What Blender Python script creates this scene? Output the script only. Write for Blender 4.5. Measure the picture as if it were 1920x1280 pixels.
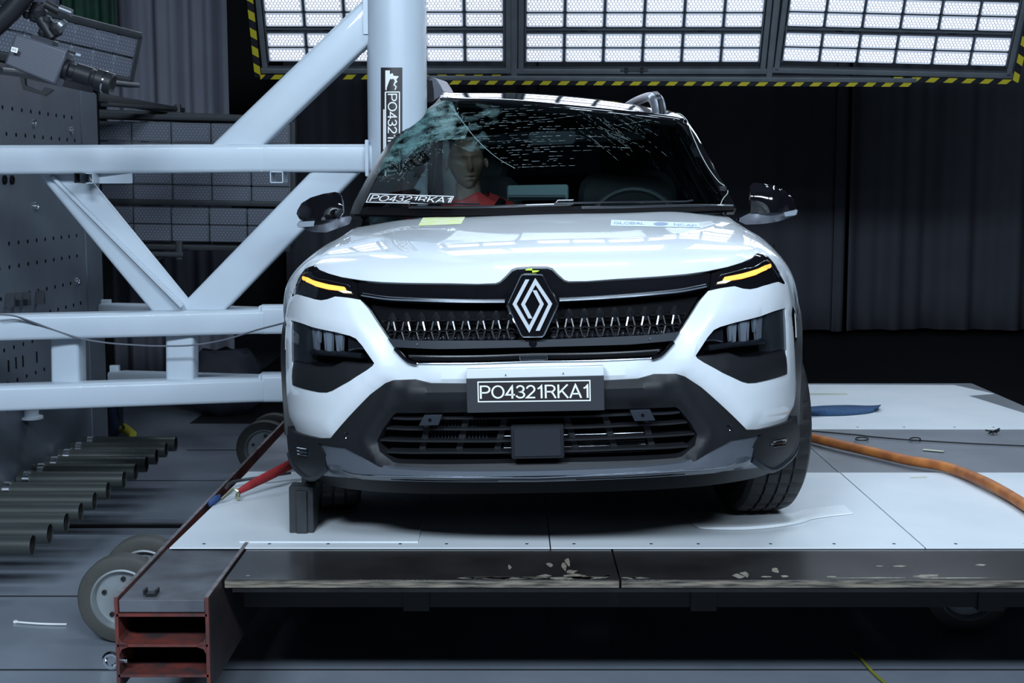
import bpy, bmesh, math, random
import numpy as np
from mathutils import Vector, Matrix
from mathutils.geometry import delaunay_2d_cdt
random.seed(7)
for o in list(bpy.data.objects): bpy.data.objects.remove(o)
sc = bpy.context.scene
COL = sc.collection
R_ = math.radians
# ---------------------------------------------------------------- camera
FOC = 2560.0; PITCH = R_(6.6); CAM = np.array([0.0, 0.0, 1.63])
cd = bpy.data.cameras.new('camera'); co = bpy.data.objects.new('camera', cd); COL.objects.link(co)
cd.sensor_width = 36; cd.lens = 48; cd.clip_start = 0.05; cd.clip_end = 100
co.location = CAM; co.rotation_euler = (R_(90) - PITCH, 0, 0)
sc.camera = co
sc.view_settings.view_transform = 'Standard'; sc.view_settings.look = 'None'
sc.view_settings.gamma = 1; sc.view_settings.use_curve_mapping = False
sc.view_settings.exposure = 0.0
w = bpy.data.worlds.new('world'); sc.world = w; w.use_nodes = True
w.node_tree.nodes['Background'].inputs[0].default_value = (0.35, 0.45, 0.6, 1)
w.node_tree.nodes['Background'].inputs[1].default_value = 0.035
def area(name, loc, target, sx, sy, power, col=(0.69, 0.84, 1.0), spread=180):
    l = bpy.data.lights.new(name, 'AREA'); l.shape = 'RECTANGLE'; l.size = sx; l.size_y = sy
    l.energy = power; l.color = col; l.spread = R_(spread)
    o = bpy.data.objects.new(name, l); COL.objects.link(o); o.location = loc
    o.rotation_euler = (Vector(target) - Vector(loc)).to_track_quat('-Z', 'Y').to_euler()
    return o
# the hall's own ceiling lamp banks in front of the car, above the photographer
for lx, pw in ((-1.6, 270), (0.7, 145), (2.4, 130)):
    area('lamp_bank_light', (lx, -.5, 4.05), (0.35 + .3 * lx, 4.4, 0.7), 1.3, 0.55, pw)
for lx, ly in ((0.2, 4.9), (1.9, 4.9), (2.9, 6.2)):
    area('ceiling_bank_light', (lx, ly, 4.6), (lx, ly + .1, 0), 0.9, 0.35, 20, spread=150)
# second row of banks hanging high behind the car, the ones mirrored in the bonnet
for lx in (-2.3, -.75, .45, 1.9, 3.5):
    area('rear_bank_light', (lx, 8.4, 4.05), (lx * .6 + .2, 4.6, 1.2), 1.15, 0.75, 17, spread=150)

# ---------------------------------------------------------------- picture geometry
CT, ST = math.cos(PITCH), math.sin(PITCH)
def ray(px, py):
    a = (px - 960) / FOC; b = (640 - py) / FOC
    return np.array([a, CT + b * ST, -ST + b * CT])
def pt(px, py, Y):
    d = ray(px, py); return CAM + d * (Y / d[1])
def ptz(px, py, z):
    d = ray(px, py); return CAM + d * ((z - CAM[2]) / d[2])
def ptx(px, py, X):
    d = ray(px, py); return CAM + d * (X / d[0])
def proj(P):
    P = np.asarray(P, float); d = P - CAM
    dep = d[..., 1] * CT - d[..., 2] * ST; v = d[..., 1] * ST + d[..., 2] * CT
    return np.stack([960 + FOC * d[..., 0] / dep, 640 - FOC * v / dep], -1)

# ---------------------------------------------------------------- materials
MATS = {}
def mat(name, col, rough=0.5, metal=0.0, coat=0.0, var=0.0, vscale=8.0, col2=None, bump=0.0, bscale=60.0,
        emis=None, estr=0.0, trans=0.0, ior=1.45, alpha=1.0, spec=0.5, stretch=(1, 1, 1)):
    if name in MATS: return MATS[name]
    m = bpy.data.materials.new(name); m.use_nodes = True; MATS[name] = m
    nt = m.node_tree; b = nt.nodes['Principled BSDF']
    b.inputs['Base Color'].default_value = (*col, 1); b.inputs['Roughness'].default_value = rough
    b.inputs['Metallic'].default_value = metal; b.inputs['Coat Weight'].default_value = coat
    b.inputs['Coat Roughness'].default_value = 0.03; b.inputs['IOR'].default_value = ior
    b.inputs['Specular IOR Level'].default_value = spec
    b.inputs['Transmission Weight'].default_value = trans; b.inputs['Alpha'].default_value = alpha
    if emis: b.inputs['Emission Color'].default_value = (*emis, 1); b.inputs['Emission Strength'].default_value = estr
    if var > 0 or bump > 0:
        tc = nt.nodes.new('ShaderNodeTexCoord'); mp = nt.nodes.new('ShaderNodeMapping')
        mp.inputs['Scale'].default_value = stretch
        nt.links.new(tc.outputs['Object'], mp.inputs[0])
    if var > 0:
        n = nt.nodes.new('ShaderNodeTexNoise'); n.inputs['Scale'].default_value = vscale; n.inputs['Detail'].default_value = 6
        nt.links.new(mp.outputs[0], n.inputs['Vector'])
        r = nt.nodes.new('ShaderNodeValToRGB'); r.color_ramp.elements[0].position = .35; r.color_ramp.elements[1].position = .65
        c2 = col2 or tuple(c * (1 - var) for c in col)
        r.color_ramp.elements[0].color = (*c2, 1); r.color_ramp.elements[1].color = (*col, 1)
        nt.links.new(n.outputs['Fac'], r.inputs[0]); nt.links.new(r.outputs[0], b.inputs['Base Color'])
    if bump > 0:
        n2 = nt.nodes.new('ShaderNodeTexNoise'); n2.inputs['Scale'].default_value = bscale; n2.inputs['Detail'].default_value = 4
        nt.links.new(mp.outputs[0], n2.inputs['Vector'])
        bp = nt.nodes.new('ShaderNodeBump'); bp.inputs['Strength'].default_value = bump; bp.inputs['Distance'].default_value = .004
        nt.links.new(n2.outputs['Fac'], bp.inputs['Height']); nt.links.new(bp.outputs[0], b.inputs['Normal'])
    return m
WHITE = mat('white_paint', (.70, .735, .765), .35, coat=1.0, var=.01, vscale=3)
GBLACK = mat('gloss_black', (.006, .006, .008), .08, coat=1.0, var=.2, vscale=3)
GGREY = mat('gloss_dark_grey', (.02, .022, .028), .25, coat=.4, var=.1, vscale=5)
PBLACK = mat('textured_black_plastic', (.012, .0125, .015), .48, bump=.05, bscale=900, var=.1, spec=.35)
PDARK = mat('deep_black', (.003, .003, .004), .7, var=.1, spec=.08)
SKIDM = mat('skid_silver', (.17, .19, .225), .3, metal=.6, var=.04)
SILVER = mat('satin_silver_plastic', (.17, .18, .21), .35, metal=.6, var=.04)
CHROME = mat('chrome', (.75, .78, .82), .12, metal=1.0, var=.03)
RUBBER = mat('tyre_rubber', (.016, .016, .018), .55, bump=.3, bscale=150, var=.25, vscale=12)
GREYPL = mat('grey_panel_plastic', (.020, .024, .032), .4, var=.08, spec=.35)
EMB = mat('emblem_silver', (.80, .83, .86), .32, metal=.45, var=.02)
AMBER = mat('amber_light', (.9, .45, .1), .3, emis=(1.0, .30, .035), estr=1.7, var=.02)
PALELIGHT = mat('pale_light_guide', (.7, .65, .55), .2, emis=(1, .75, .4), estr=.35, var=.02)
LENSG = mat('lamp_reflector', (.50, .55, .62), .22, metal=.35, bump=.2, bscale=80, var=.3, vscale=40, stretch=(1, 1, .15))
SMOKE = None
TRUSS = mat('pale_painted_steel', (.50, .56, .62), .38, coat=.15, var=.06, vscale=3, col2=(.46, .52, .58), bump=.05, bscale=12)
WTXT = mat('white_ink', (.85, .85, .85), .5, var=.02)
PLATEB = mat('plate_black', (.03, .033, .038), .45, var=.05)
INKB = mat('label_black', (.022, .018, .02), .4, var=.1)
# ---------------------------------------------------------------- mesh helpers
def tagthing(o, label, cat, group=None, kind=None):
    o['label'] = label; o['category'] = cat
    if group: o['group'] = group
    if kind: o['kind'] = kind
    return o
def thing(name, label, cat, loc=(0, 0, 0), rot=None, group=None):
    o = bpy.data.objects.new(name, None); COL.objects.link(o); o.empty_display_size = .1
    M = Matrix.Translation(Vector(loc))
    if rot is not None: M = M @ rot.to_4x4()
    o.matrix_world = M
    o['_w'] = 1
    tagthing(o, label, cat, group); del o['_w']
    ROOT[o.name] = M.inverted()
    return o
ROOT = {}
def rootinv(o):
    while o.parent is not None: o = o.parent
    return ROOT.get(o.name)
class MB:
    def __init__(s): s.v = []; s.f = []; s.mi = []; s.cur = 0
    def add(s, vs, fs):
        n = len(s.v); s.v += [tuple(map(float, v)) for v in vs]
        for f in fs: s.f.append(tuple(i + n for i in f)); s.mi.append(s.cur)
        return s
    def box(s, c, size, rot=None, taper=1.0):
        c = Vector(c); hx, hy, hz = [q / 2 for q in size]
        vs = []
        for z in (-hz, hz):
            k = taper if z > 0 else 1
            for x, y in ((-hx, -hy), (hx, -hy), (hx, hy), (-hx, hy)):
                p = Vector((x * k, y * k, z)); p = rot @ p if rot is not None else p; vs.append(c + p)
        return s.add(vs, [(3, 2, 1, 0), (4, 5, 6, 7), (0, 1, 5, 4), (1, 2, 6, 5), (2, 3, 7, 6), (3, 0, 4, 7)])
    def rbox(s, c, size, r=.01, rot=None, n=3):
        """box with rounded vertical profile edges in its local XZ outline, extruded along Y, chamfered faces"""
        hx, hy, hz = [q / 2 for q in size]; r = min(r, hx * .99, hz * .99)
        ring = []
        for cx, cz, a0 in ((hx - r, hz - r, 0), (-hx + r, hz - r, 90), (-hx + r, -hz + r, 180), (hx - r, -hz + r, 270)):
            for k in range(n + 1):
                a = R_(a0 + 90 * k / n); ring.append((cx + r * math.cos(a), cz + r * math.sin(a)))
        e = min(r * .5, hy * .5); m = len(ring); vs = []
        for y, sc_ in ((-hy, 1), (-hy + e, 0), (hy - e, 0), (hy, 1)):
            for x, z in ring:
                k = 1 - (e / max(hx, hz)) * sc_
                p = Vector((x * k, y, z * k)); p = rot @ p if rot is not None else p; vs.append(Vector(c) + p)
        fs = [tuple(range(m)), tuple(3 * m + i for i in reversed(range(m)))]
        for L in range(3):
            for i in range(m):
                j = (i + 1) % m; fs.append((L * m + j, L * m + i, (L + 1) * m + i, (L + 1) * m + j))
        return s.add(vs, fs)
    def beam(s, p0, p1, w, h, r=.012, up=(0, 0, 1), e0=None, e1=None):
        """hollow-section style beam with rounded long edges; w is across, h along up; e0/e1 lets ends be sheared"""
        p0 = Vector(p0); p1 = Vector(p1); d = (p1 - p0).normalized(); up = Vector(up)
        sd = d.cross(up).normalized(); up = sd.cross(d).normalized()
        ring = []
        for cx, cz, a0 in ((w / 2 - r, h / 2 - r, 0), (-w / 2 + r, h / 2 - r, 90), (-w / 2 + r, -h / 2 + r, 180), (w / 2 - r, -h / 2 + r, 270)):
            for k in range(4):
                a = R_(a0 + 30 * k); ring.append((cx + r * math.cos(a), cz + r * math.sin(a)))
        m = len(ring); vs = []
        for P, e in ((p0, e0), (p1, e1)):
            for x, z in ring:
                q = P + sd * x + up * z
                if e is not None:   # cut with plane normal e through P
                    e_ = Vector(e); t = (P - q).dot(e_) / d.dot(e_); q = q + d * t
                vs.append(q)
        fs = [tuple(reversed(range(m))), tuple(m + i for i in range(m))]
        for i in range(m):
            j = (i + 1) % m; fs.append((i, j, m + j, m + i))
        return s.add(vs, fs)
    def cyl(s, p0, p1, r0, r1=None, n=24, caps=True):
        p0 = Vector(p0); p1 = Vector(p1); r1 = r0 if r1 is None else r1; d = (p1 - p0).normalized()
        a = d.orthogonal().normalized(); b = d.cross(a); vs = []
        for P, r in ((p0, r0), (p1, r1)):
            for i in range(n): t = 2 * math.pi * i / n; vs.append(P + a * r * math.cos(t) + b * r * math.sin(t))
        fs = [(i, (i + 1) % n, n + (i + 1) % n, n + i) for i in range(n)]
        if caps: fs += [tuple(reversed(range(n))), tuple(n + i for i in range(n))]
        return s.add(vs, fs)
    def lathe(s, c, axis, prof, n=48, up=None, fn=None, close=False):
        """prof: list of (radius, along axis)"""
        c = Vector(c); d = Vector(axis).normalized(); a = (Vector(up) if up else d.orthogonal()).normalized(); b = d.cross(a)
        vs = []; m = len(prof)
        for i in range(n):
            t = 2 * math.pi * i / n; e = a * math.cos(t) + b * math.sin(t)
            for k, (r, h) in enumerate(prof):
                rr = fn(i, k, r) if fn else r
                vs.append(c + d * h + e * rr)
        fs = []
        for i in range(n):
            j = (i + 1) % n
            for k in range(m - 1 + (1 if close else 0)):
                k2 = (k + 1) % m
                fs.append((i * m + k, j * m + k, j * m + k2, i * m + k2))
        return s.add(vs, fs)
    def tube(s, pts, r, n=8, rf=None, caps=True):
        pts = [Vector(p) for p in pts]; vs = []; prev = None
        for i, p in enumerate(pts):
            d = (pts[min(i + 1, len(pts) - 1)] - pts[max(i - 1, 0)]).normalized()
            if prev is None: a = d.orthogonal().normalized()
            else: a = (prev - d * prev.dot(d)).normalized()
            prev = a; b = d.cross(a); rr = rf(i / (len(pts) - 1)) if rf else r
            for k in range(n): t = 2 * math.pi * k / n; vs.append(p + a * rr * math.cos(t) + b * rr * math.sin(t))
        fs = []
        for i in range(len(pts) - 1):
            for k in range(n): k2 = (k + 1) % n; fs.append((i * n + k, i * n + k2, (i + 1) * n + k2, (i + 1) * n + k))
        if caps: fs += [tuple(reversed(range(n))), tuple((len(pts) - 1) * n + k for k in range(n))]
        return s.add(vs, fs)
    def prism(s, poly, vec):
        """poly: planar 3D polygon (list), vec: extrusion"""
        m = len(poly); vec = Vector(vec); vs = [Vector(p) for p in poly] + [Vector(p) + vec for p in poly]
        fs = [tuple(range(m)), tuple(reversed(range(m, 2 * m)))] + [((i + 1) % m, i, m + i, m + (i + 1) % m) for i in range(m)]
        return s.add(vs, fs)
    def grid(s, rows):
        n = len(rows[0]); vs = [p for r in rows for p in r]; fs = []
        for i in range(len(rows) - 1):
            for j in range(n - 1): fs.append((i * n + j, i * n + j + 1, (i + 1) * n + j + 1, (i + 1) * n + j))
        return s.add(vs, fs)
    def build(s, name, mats, parent=None, world=True, smooth=40, label=None, solid=0, bevel=0, sub=0, fixn=True, tr=None):
        me = bpy.data.meshes.new(name)
        vs = s.v
        if tr is not None: vs = [tuple(tr(Vector(v))) for v in vs]
        if parent is not None and world:
            Mi = rootinv(parent)
            if Mi is not None: vs = [tuple(Mi @ Vector(v)) for v in vs]
        me.from_pydata(vs, [], s.f)
        mats = mats if isinstance(mats, (list, tuple)) else [mats]
        for m in mats: me.materials.append(m)
        me.polygons.foreach_set('material_index', s.mi)
        if fixn:
            bm = bmesh.new(); bm.from_mesh(me); bmesh.ops.remove_doubles(bm, verts=bm.verts, dist=1e-5)
            bmesh.ops.recalc_face_normals(bm, faces=bm.faces); bm.to_mesh(me); bm.free()
        me.update()
        if smooth:
            me.polygons.foreach_set('use_smooth', [True] * len(me.polygons))
            me.set_sharp_from_angle(angle=R_(smooth))
        o = bpy.data.objects.new(name, me); COL.objects.link(o)
        if parent is not None: o.parent = parent
        if solid: md = o.modifiers.new('s', 'SOLIDIFY'); md.thickness = solid; md.offset = -1
        if bevel: md = o.modifiers.new('b', 'BEVEL'); md.width = bevel; md.segments = 2; md.limit_method = 'ANGLE'; md.angle_limit = R_(35)
        if sub: md = o.modifiers.new('u', 'SUBSURF'); md.levels = sub; md.render_levels = sub
        if label: o['label'] = label
        return o
def struct(o): o['kind'] = 'structure'; return o
def spline(pts, n=8):
    """Catmull-Rom through points (any dimension)"""
    P = [np.array(p, float) for p in pts]; P = [2 * P[0] - P[1]] + P + [2 * P[-1] - P[-2]]; out = []
    for i in range(1, len(P) - 2):
        for k in range(n):
            t = k / n; a, b, c, d = P[i - 1:i + 3]
            out.append(.5 * ((2 * b) + (-a + c) * t + (2 * a - 5 * b + 4 * c - d) * t * t + (-a + 3 * b - 3 * c + d) * t ** 3))
    out.append(P[-2]); return out
# ---------------------------------------------------------------- 2D triangulation
def inpoly(P, loops):
    P = np.asarray(P); ins = np.zeros(len(P), bool)
    for L in loops:
        L = np.asarray(L); x, y = P[:, 0], P[:, 1]; m = len(L)
        for i in range(m):
            x0, y0 = L[i]; x1, y1 = L[(i + 1) % m]
            c = ((y0 > y) != (y1 > y))
            if c.any():
                xi = (x1 - x0) * (y - y0) / ((y1 - y0) if y1 != y0 else 1e-12) + x0
                ins ^= c & (x < xi)
    return ins
def distloops(P, loops):
    P = np.asarray(P); D = np.full(len(P), 1e9)
    for L in loops:
        L = np.asarray(L)
        for i in range(len(L)):
            a = L[i]; b = L[(i + 1) % len(L)]; ab = b - a; l2 = max((ab ** 2).sum(), 1e-16)
            t = np.clip(((P - a) @ ab) / l2, 0, 1)[:, None]
            D = np.minimum(D, np.sqrt(((P - a - t * ab) ** 2).sum(1)))
    return D
def resample(L, step):
    L = [np.asarray(p, float) for p in L]; out = []
    for i in range(len(L)):
        a, b = L[i], L[(i + 1) % len(L)]; n = max(1, int(math.ceil(np.linalg.norm(b - a) / step)))
        for k in range(n): out.append(a + (b - a) * k / n)
    return out
def triang(loops, step):
    loops = [np.array(resample(L, step)) for L in loops]
    allp = np.vstack(loops); lo, hi = allp.min(0), allp.max(0)
    gx = np.arange(lo[0], hi[0], step); gy = np.arange(lo[1], hi[1], step)
    G = np.array([(x + (step / 2 if j % 2 else 0), y) for j, y in enumerate(gy) for x in gx]).reshape(-1, 2)
    if len(G):
        G = G[inpoly(G, loops)]
        if len(G): G = G[distloops(G, loops) > step * .45]
    edges = []; n = 0
    for L in loops:
        m = len(L); edges += [(n + i, n + (i + 1) % m) for i in range(m)]; n += m
    V = [Vector(p) for p in allp] + [Vector(p) for p in G]
    r = delaunay_2d_cdt(V, edges, [], 0, 1e-7)
    vo = np.array([tuple(v) for v in r[0]]); T = np.array([f for f in r[2] if len(f) == 3])
    c = vo[T].mean(1); T = T[inpoly(c, loops)]
    return vo, T, loops
def pshell(mb, P0, T, N, thick):
    """closed shell: front P0, back P0 - N*thick"""
    n = len(P0); Bk = P0 - N * thick
    cnt = {}
    for t in T:
        for i in range(3):
            e = (int(t[i]), int(t[(i + 1) % 3])); cnt[e] = cnt.get(e, 0) + 1
    be = [e for e in cnt if (e[1], e[0]) not in cnt]
    fs = [tuple(map(int, t)) for t in T]
    if thick > 0:
        fs += [(int(t[2]) + n, int(t[1]) + n, int(t[0]) + n) for t in T] + [(b, a, a + n, b + n) for a, b in be]
        mb.add(list(P0) + list(Bk), fs)
    else: mb.add(list(P0), fs)
    return mb
class Surf:
    """param surface f(u,v)->local xyz ; to_world maps local->world; can find (u,v) under a picture point"""
    def __init__(s, f, ur, vr, tw, nu=240, nv=240):
        s.f = f; s.tw = tw; s.ur = ur; s.vr = vr
        U, V = np.meshgrid(np.linspace(*ur, nu), np.linspace(*vr, nv)); s.U = U.ravel(); s.V = V.ravel()
        W_ = tw(f(s.U, s.V)); s.Q = proj(W_); s.PY = W_[:, 1]
    def inv(s, px, py):
        q = np.array([px, py], float); d2 = ((s.Q - q) ** 2).sum(1); c = np.nonzero(d2 < 25)[0]
        if len(c) == 0: i = np.argmin(d2)
        else:
            yy = s.PY[c]; c = c[yy < yy.min() + .05]; i = c[np.argmin(d2[c])]
        u, v = s.U[i], s.V[i]
        e = 1e-4
        for _ in range(6):
            def g(a, b): return proj(s.tw(s.f(np.array([a]), np.array([b]))))[0]
            r = g(u, v) - q; J = np.stack([(g(u + e, v) - g(u, v)) / e, (g(u, v + e) - g(u, v)) / e], 1)
            try: d = np.linalg.solve(J.T @ J + np.eye(2) * 1e-1, J.T @ r)
            except Exception: break
            d = np.clip(d, -.01, .01)
            u = min(max(u - d[0], s.ur[0]), s.ur[1]); v = min(max(v - d[1], s.vr[0]), s.vr[1])
        return np.array([u, v])
    def P(s, uv):
        uv = np.asarray(uv); return s.f(uv[:, 0], uv[:, 1])
    def N(s, uv, ref=(0, -1, .3)):
        uv = np.clip(np.asarray(uv), [s.ur[0] + .002, s.vr[0] + .002], [s.ur[1] - .002, s.vr[1] - .002]); e = 1e-3; u, v = uv[:, 0], uv[:, 1]
        n = np.cross(s.f(u + e, v) - s.f(u - e, v), s.f(u, v + e) - s.f(u, v - e))
        n /= np.maximum(np.linalg.norm(n, axis=1), 1e-9)[:, None]
        r = np.tile(np.array(ref, float), (len(n), 1)); r[:, 0] = np.sign(u) * np.abs(u / s.ur[1]) ** 3 * 2; n *= np.sign((n * r).sum(1))[:, None]; return n
def patch(mb, S, loops, off=0.0, thick=.004, step=.02, disp=None, edge=0.0):
    uv, T, L = triang(loops, step); P = S.P(uv); N = S.N(uv)
    o = np.full(len(P), float(off))
    if disp is not None: o = o + disp(uv, P, L)
    if edge > 0: o = o - edge * np.clip(1 - distloops(uv, L) / (step * .9), 0, 1)
    P = P + N * o[:, None]
    return pshell(mb, P, T, N, thick)
def pillow(mb, poly, H, mapf, step=.01, back=.01, power=.5):
    """domed closed lump over a 2D outline; mapf(x,y,h)->xyz ; h front height"""
    uv, T, L = triang([poly], step); d = distloops(uv, L); D = d.max() * 1.0
    k = np.clip(d / D, 0, 1); h = H * (1 - (1 - k) ** 2) ** power
    E = np.vstack([T[:, [0, 1]], T[:, [1, 2]], T[:, [2, 0]]]); E = np.vstack([E, E[:, ::-1]]); fix = d < 1e-6
    for _ in range(90):
        a = np.zeros(len(h)); c = np.zeros(len(h)); np.add.at(a, E[:, 0], h[E[:, 1]]); np.add.at(c, E[:, 0], 1)
        h = np.where(fix, h, .5 * h + .5 * a / np.maximum(c, 1))
    F = np.array([mapf(x, y, hh) for (x, y), hh in zip(uv, h)]); B = np.array([mapf(x, y, -hh * back / max(H, 1e-6)) for (x, y), hh in zip(uv, h)])
    n = len(F); be = {}
    for t in T:
        for i in range(3): be[(int(t[i]), int(t[(i + 1) % 3]))] = 1
    fs = [tuple(map(int, t)) for t in T] + [(int(t[2]) + n, int(t[1]) + n, int(t[0]) + n) for t in T]
    fs += [(b, a, a + n, b + n) for (a, b) in be if (b, a) not in be]
    return mb.add(list(F) + list(B), fs)
GLY = {  # centre-line strokes in a 0..w by 0..1 box
}
def _arc(cx, cy, rx, ry, a0, a1, n=14): return [(cx + rx * math.cos(R_(a0 + (a1 - a0) * i / n)), cy + ry * math.sin(R_(a0 + (a1 - a0) * i / n))) for i in range(n + 1)]
LW = .112
GLY = {
 'P': (.70, [[(.09, 0), (.09, .94), (.38, .94)] + _arc(.38, .695, .25, .245, 90, -90)[1:] + [(.09, .45)]]),
 'O': (.84, [_arc(.42, .5, .35, .44, 0, 360, 30)]),
 '4': (.62, [[(.44, 0), (.44, .93), (.06, .28), (.60, .28)]]),
 '3': (.60, [_arc(.29, .71, .215, .225, 165, -90, 16)[0:] + _arc(.29, .27, .245, .215, 90, -168, 18)[1:]]),
 '2': (.62, [_arc(.31, .68, .235, .255, 170, -38, 16) + [(.07, .06), (.58, .06)]]),
 '1': (.48, [[(.10, .70), (.22, .77), (.335, .93), (.335, 0)]]),
 'R': (.76, [[(.09, 0), (.09, .94), (.40, .94)] + _arc(.40, .71, .24, .23, 90, -90)[1:] + [(.09, .48)], [(.40, .48), (.52, .38), (.70, 0)]]),
 'K': (.74, [[(.09, 0), (.09, 1)], [(.66, 1), (.13, .38)], [(.29, .56), (.68, 0)]]),
 'A': (.76, [[(.04, 0), (.38, .97), (.72, 0)], [(.16, .31), (.60, .31)]]),
 'G': (.84, [_arc(.43, .5, .35, .44, 50, 350, 24)[:-1] + [(.78, .42), (.46, .45)]]),
 'L': (.62, [[(.09, 1), (.09, .06), (.56, .06)]]),
 'B': (.72, [[(.09, .06), (.09, .94), (.38, .94)] + _arc(.38, .73, .2, .21, 90, -90)[1:] + [(.12, .52), (.40, .52)] + _arc(.40, .29, .23, .23, 90, -90)[1:] + [(.09, .06)]]),
 'N': (.78, [[(.09, 0), (.09, .95), (.66, .05), (.66, 1)]]),
 'C': (.78, [_arc(.42, .5, .34, .44, 45, 315, 24)]),
}
def text2d(txt, lw=LW):
    V = []; Fs = []; x0 = 0
    for ch in txt:
        wd, strokes = GLY[ch]
        for st in strokes:
            P = [np.array((p[0] + x0, p[1])) for p in st]; Q = []
            for a, b in zip(P[:-1], P[1:]):
                k = max(1, int(np.linalg.norm(b - a) / .12)); Q += [a + (b - a) * i / k for i in range(k)]
            Q.append(P[-1]); n = len(V); m = len(Q); closed = np.linalg.norm(Q[0] - Q[-1]) < 1e-6
            for i, p in enumerate(Q):
                a = Q[i] - Q[i - 1] if i else (Q[0] - Q[-2] if closed else Q[1] - Q[0]); b = Q[i + 1] - Q[i] if i < m - 1 else (Q[1] - Q[0] if closed else a)
                a = a / max(np.linalg.norm(a), 1e-9); b = b / max(np.linalg.norm(b), 1e-9)
                na = np.array([-a[1], a[0]]); nb = np.array([-b[1], b[0]]); mm = na + nb; mm = mm / max(np.linalg.norm(mm), 1e-9); L = lw / 2 / max(mm @ na, .42)
                V += [p + mm * L, p - mm * L]
            Fs += [(n + 2 * i, n + 2 * i + 1, n + 2 * i + 3, n + 2 * i + 2) for i in range(m - 1)]
        x0 += wd + .02
    V = np.array(V); V[:, 0] = np.clip(V[:, 0], 0, None); lo, hi = V.min(0), V.max(0); lo[1], hi[1] = 0, 1; return (V - lo) / (hi - lo), Fs
def quadmap(q):
    """q: TL,TR,BR,BL ; (s,t) with t up from the bottom"""
    q = [np.array(p, float) for p in q]
    return lambda s, t: (q[3] * (1 - s) + q[2] * s) * (1 - t) + (q[0] * (1 - s) + q[1] * s) * t
# ================================================================ CAR
CROT = Matrix.Rotation(R_(-2.9), 3, 'Z') @ Matrix.Rotation(R_(-1.7), 3, 'Y')
CLOC = Vector((.083, 4.05, .448))
car = thing('car', 'white crashed small SUV facing the camera, its side pressed against the steel column, windscreen shattered', 'car', CLOC, CROT)
CR = np.array(CROT); CL = np.array(CLOC)
def tw(P): return np.asarray(P) @ CR.T + CL
def tl(P): return (np.asarray(P, float) - CL) @ CR
_prof = np.array([(.12, .18), (.05, .245), (.015, .30), (0, .37), (0, .45), (0, .55), (.004, .65), (.018, .74), (.045, .82), (.072, .872), (.10, .91),
                  (.15, .945), (.24, .975), (.40, 1.003), (.62, 1.03), (.9, 1.058), (1.08, 1.072), (1.2, 1.078)])
_prof = np.array(spline(list(_prof), 10)); _sl = np.r_[0, np.cumsum(np.linalg.norm(np.diff(_prof, axis=0), axis=1))]; _SL = _sl[-1]; _sl = _sl / _SL
HW = .885
def plan(x):
    k = np.clip(np.abs(x) / HW, 0, 1) ** 3.2
    return .75 * (1 - np.clip(1 - k, 0, 1) ** (1 / 2.4))
def nose(u, v):
    u = np.asarray(u, float); v = np.asarray(v, float)
    x = HW * np.sin(np.clip(u, -1, 1) * math.pi / 2); ax = np.abs(x)
    y = np.interp(v, _sl, _prof[:, 0]); z = np.interp(v, _sl, _prof[:, 1])
    hoodk = np.clip((z - .90) / .17, 0, 1)
    wgt = 1 - .72 * hoodk ** .8
    t_ = np.clip((ax - .70) / .185, 0, 1); k2 = np.clip((z - .62) / .42, 0, 1)
    drop = hoodk * .035 * (np.minimum(ax, .75) / .7) ** 2 + k2 * (.16 * t_ ** 2 + .14 * t_ ** 8) + .07 * np.clip((z - 1.03) / .04, 0, 1) * t_
    # raised sides of the bonnet and the flatter middle channel
    drop = drop - hoodk * np.clip((y - .12) / .25, 0, 1) * .010 * np.exp(-((ax - .50) / .13) ** 2)
    return np.stack([x, y + plan(x) * wgt, z - drop], -1)
NS = Surf(nose, (-1, 1), (0, 1), tw, 260, 420)
def vz(z): return float(np.interp(z, _prof[:, 1], _sl))
def ns(px): return [NS.inv(*p) for p in px]
def mirror(uv): return [np.array([-p[0], p[1]]) for p in reversed(uv)]
def full(px):
    """right half outline from the centre line outwards and back to the centre -> closed symmetric loop"""
    h = ns(px); h[0][0] = 0; h[-1][0] = 0
    return h + mirror(h)[1:-1]
def both(px):
    h = ns(px); return h, mirror(h)
def bld(mb, name, m, parent=car, **k): k.setdefault('world', False); return mb.build(name, m, parent, **k)

hood_e = [(1000.8, 498.8), (1026.5, 499), (1036, 502.6), (1047, 514), (1058, 524), (1066, 527), (1100, 526.6), (1156, 522.4), (1234, 517.7), (1286, 513.3),
          (1325.5, 508), (1364.6, 500), (1390.6, 492), (1409, 484), (1420, 474)]
he = ns(hood_e); he[0][0] = 0
uside = he[-1][0]
vrear = float(np.interp(1.05, _prof[:, 0], _sl))
hood_side = [np.array([uside - .01 * 0 - (uside - .60) * t, he[-1][1] + (vrear - he[-1][1]) * t]) for t in (.15, .3, .5, .7, .85, 1)]
hood_half = he + hood_side + [np.array([.35, vrear + .006]), np.array([0, vrear + .012])]
hood_loop = hood_half + mirror(hood_half)[1:-1]
m = MB(); patch(m, NS, [hood_loop], off=.004, thick=.012, step=.022, edge=.004); bld(m, 'hood', WHITE, smooth=30)
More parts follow.
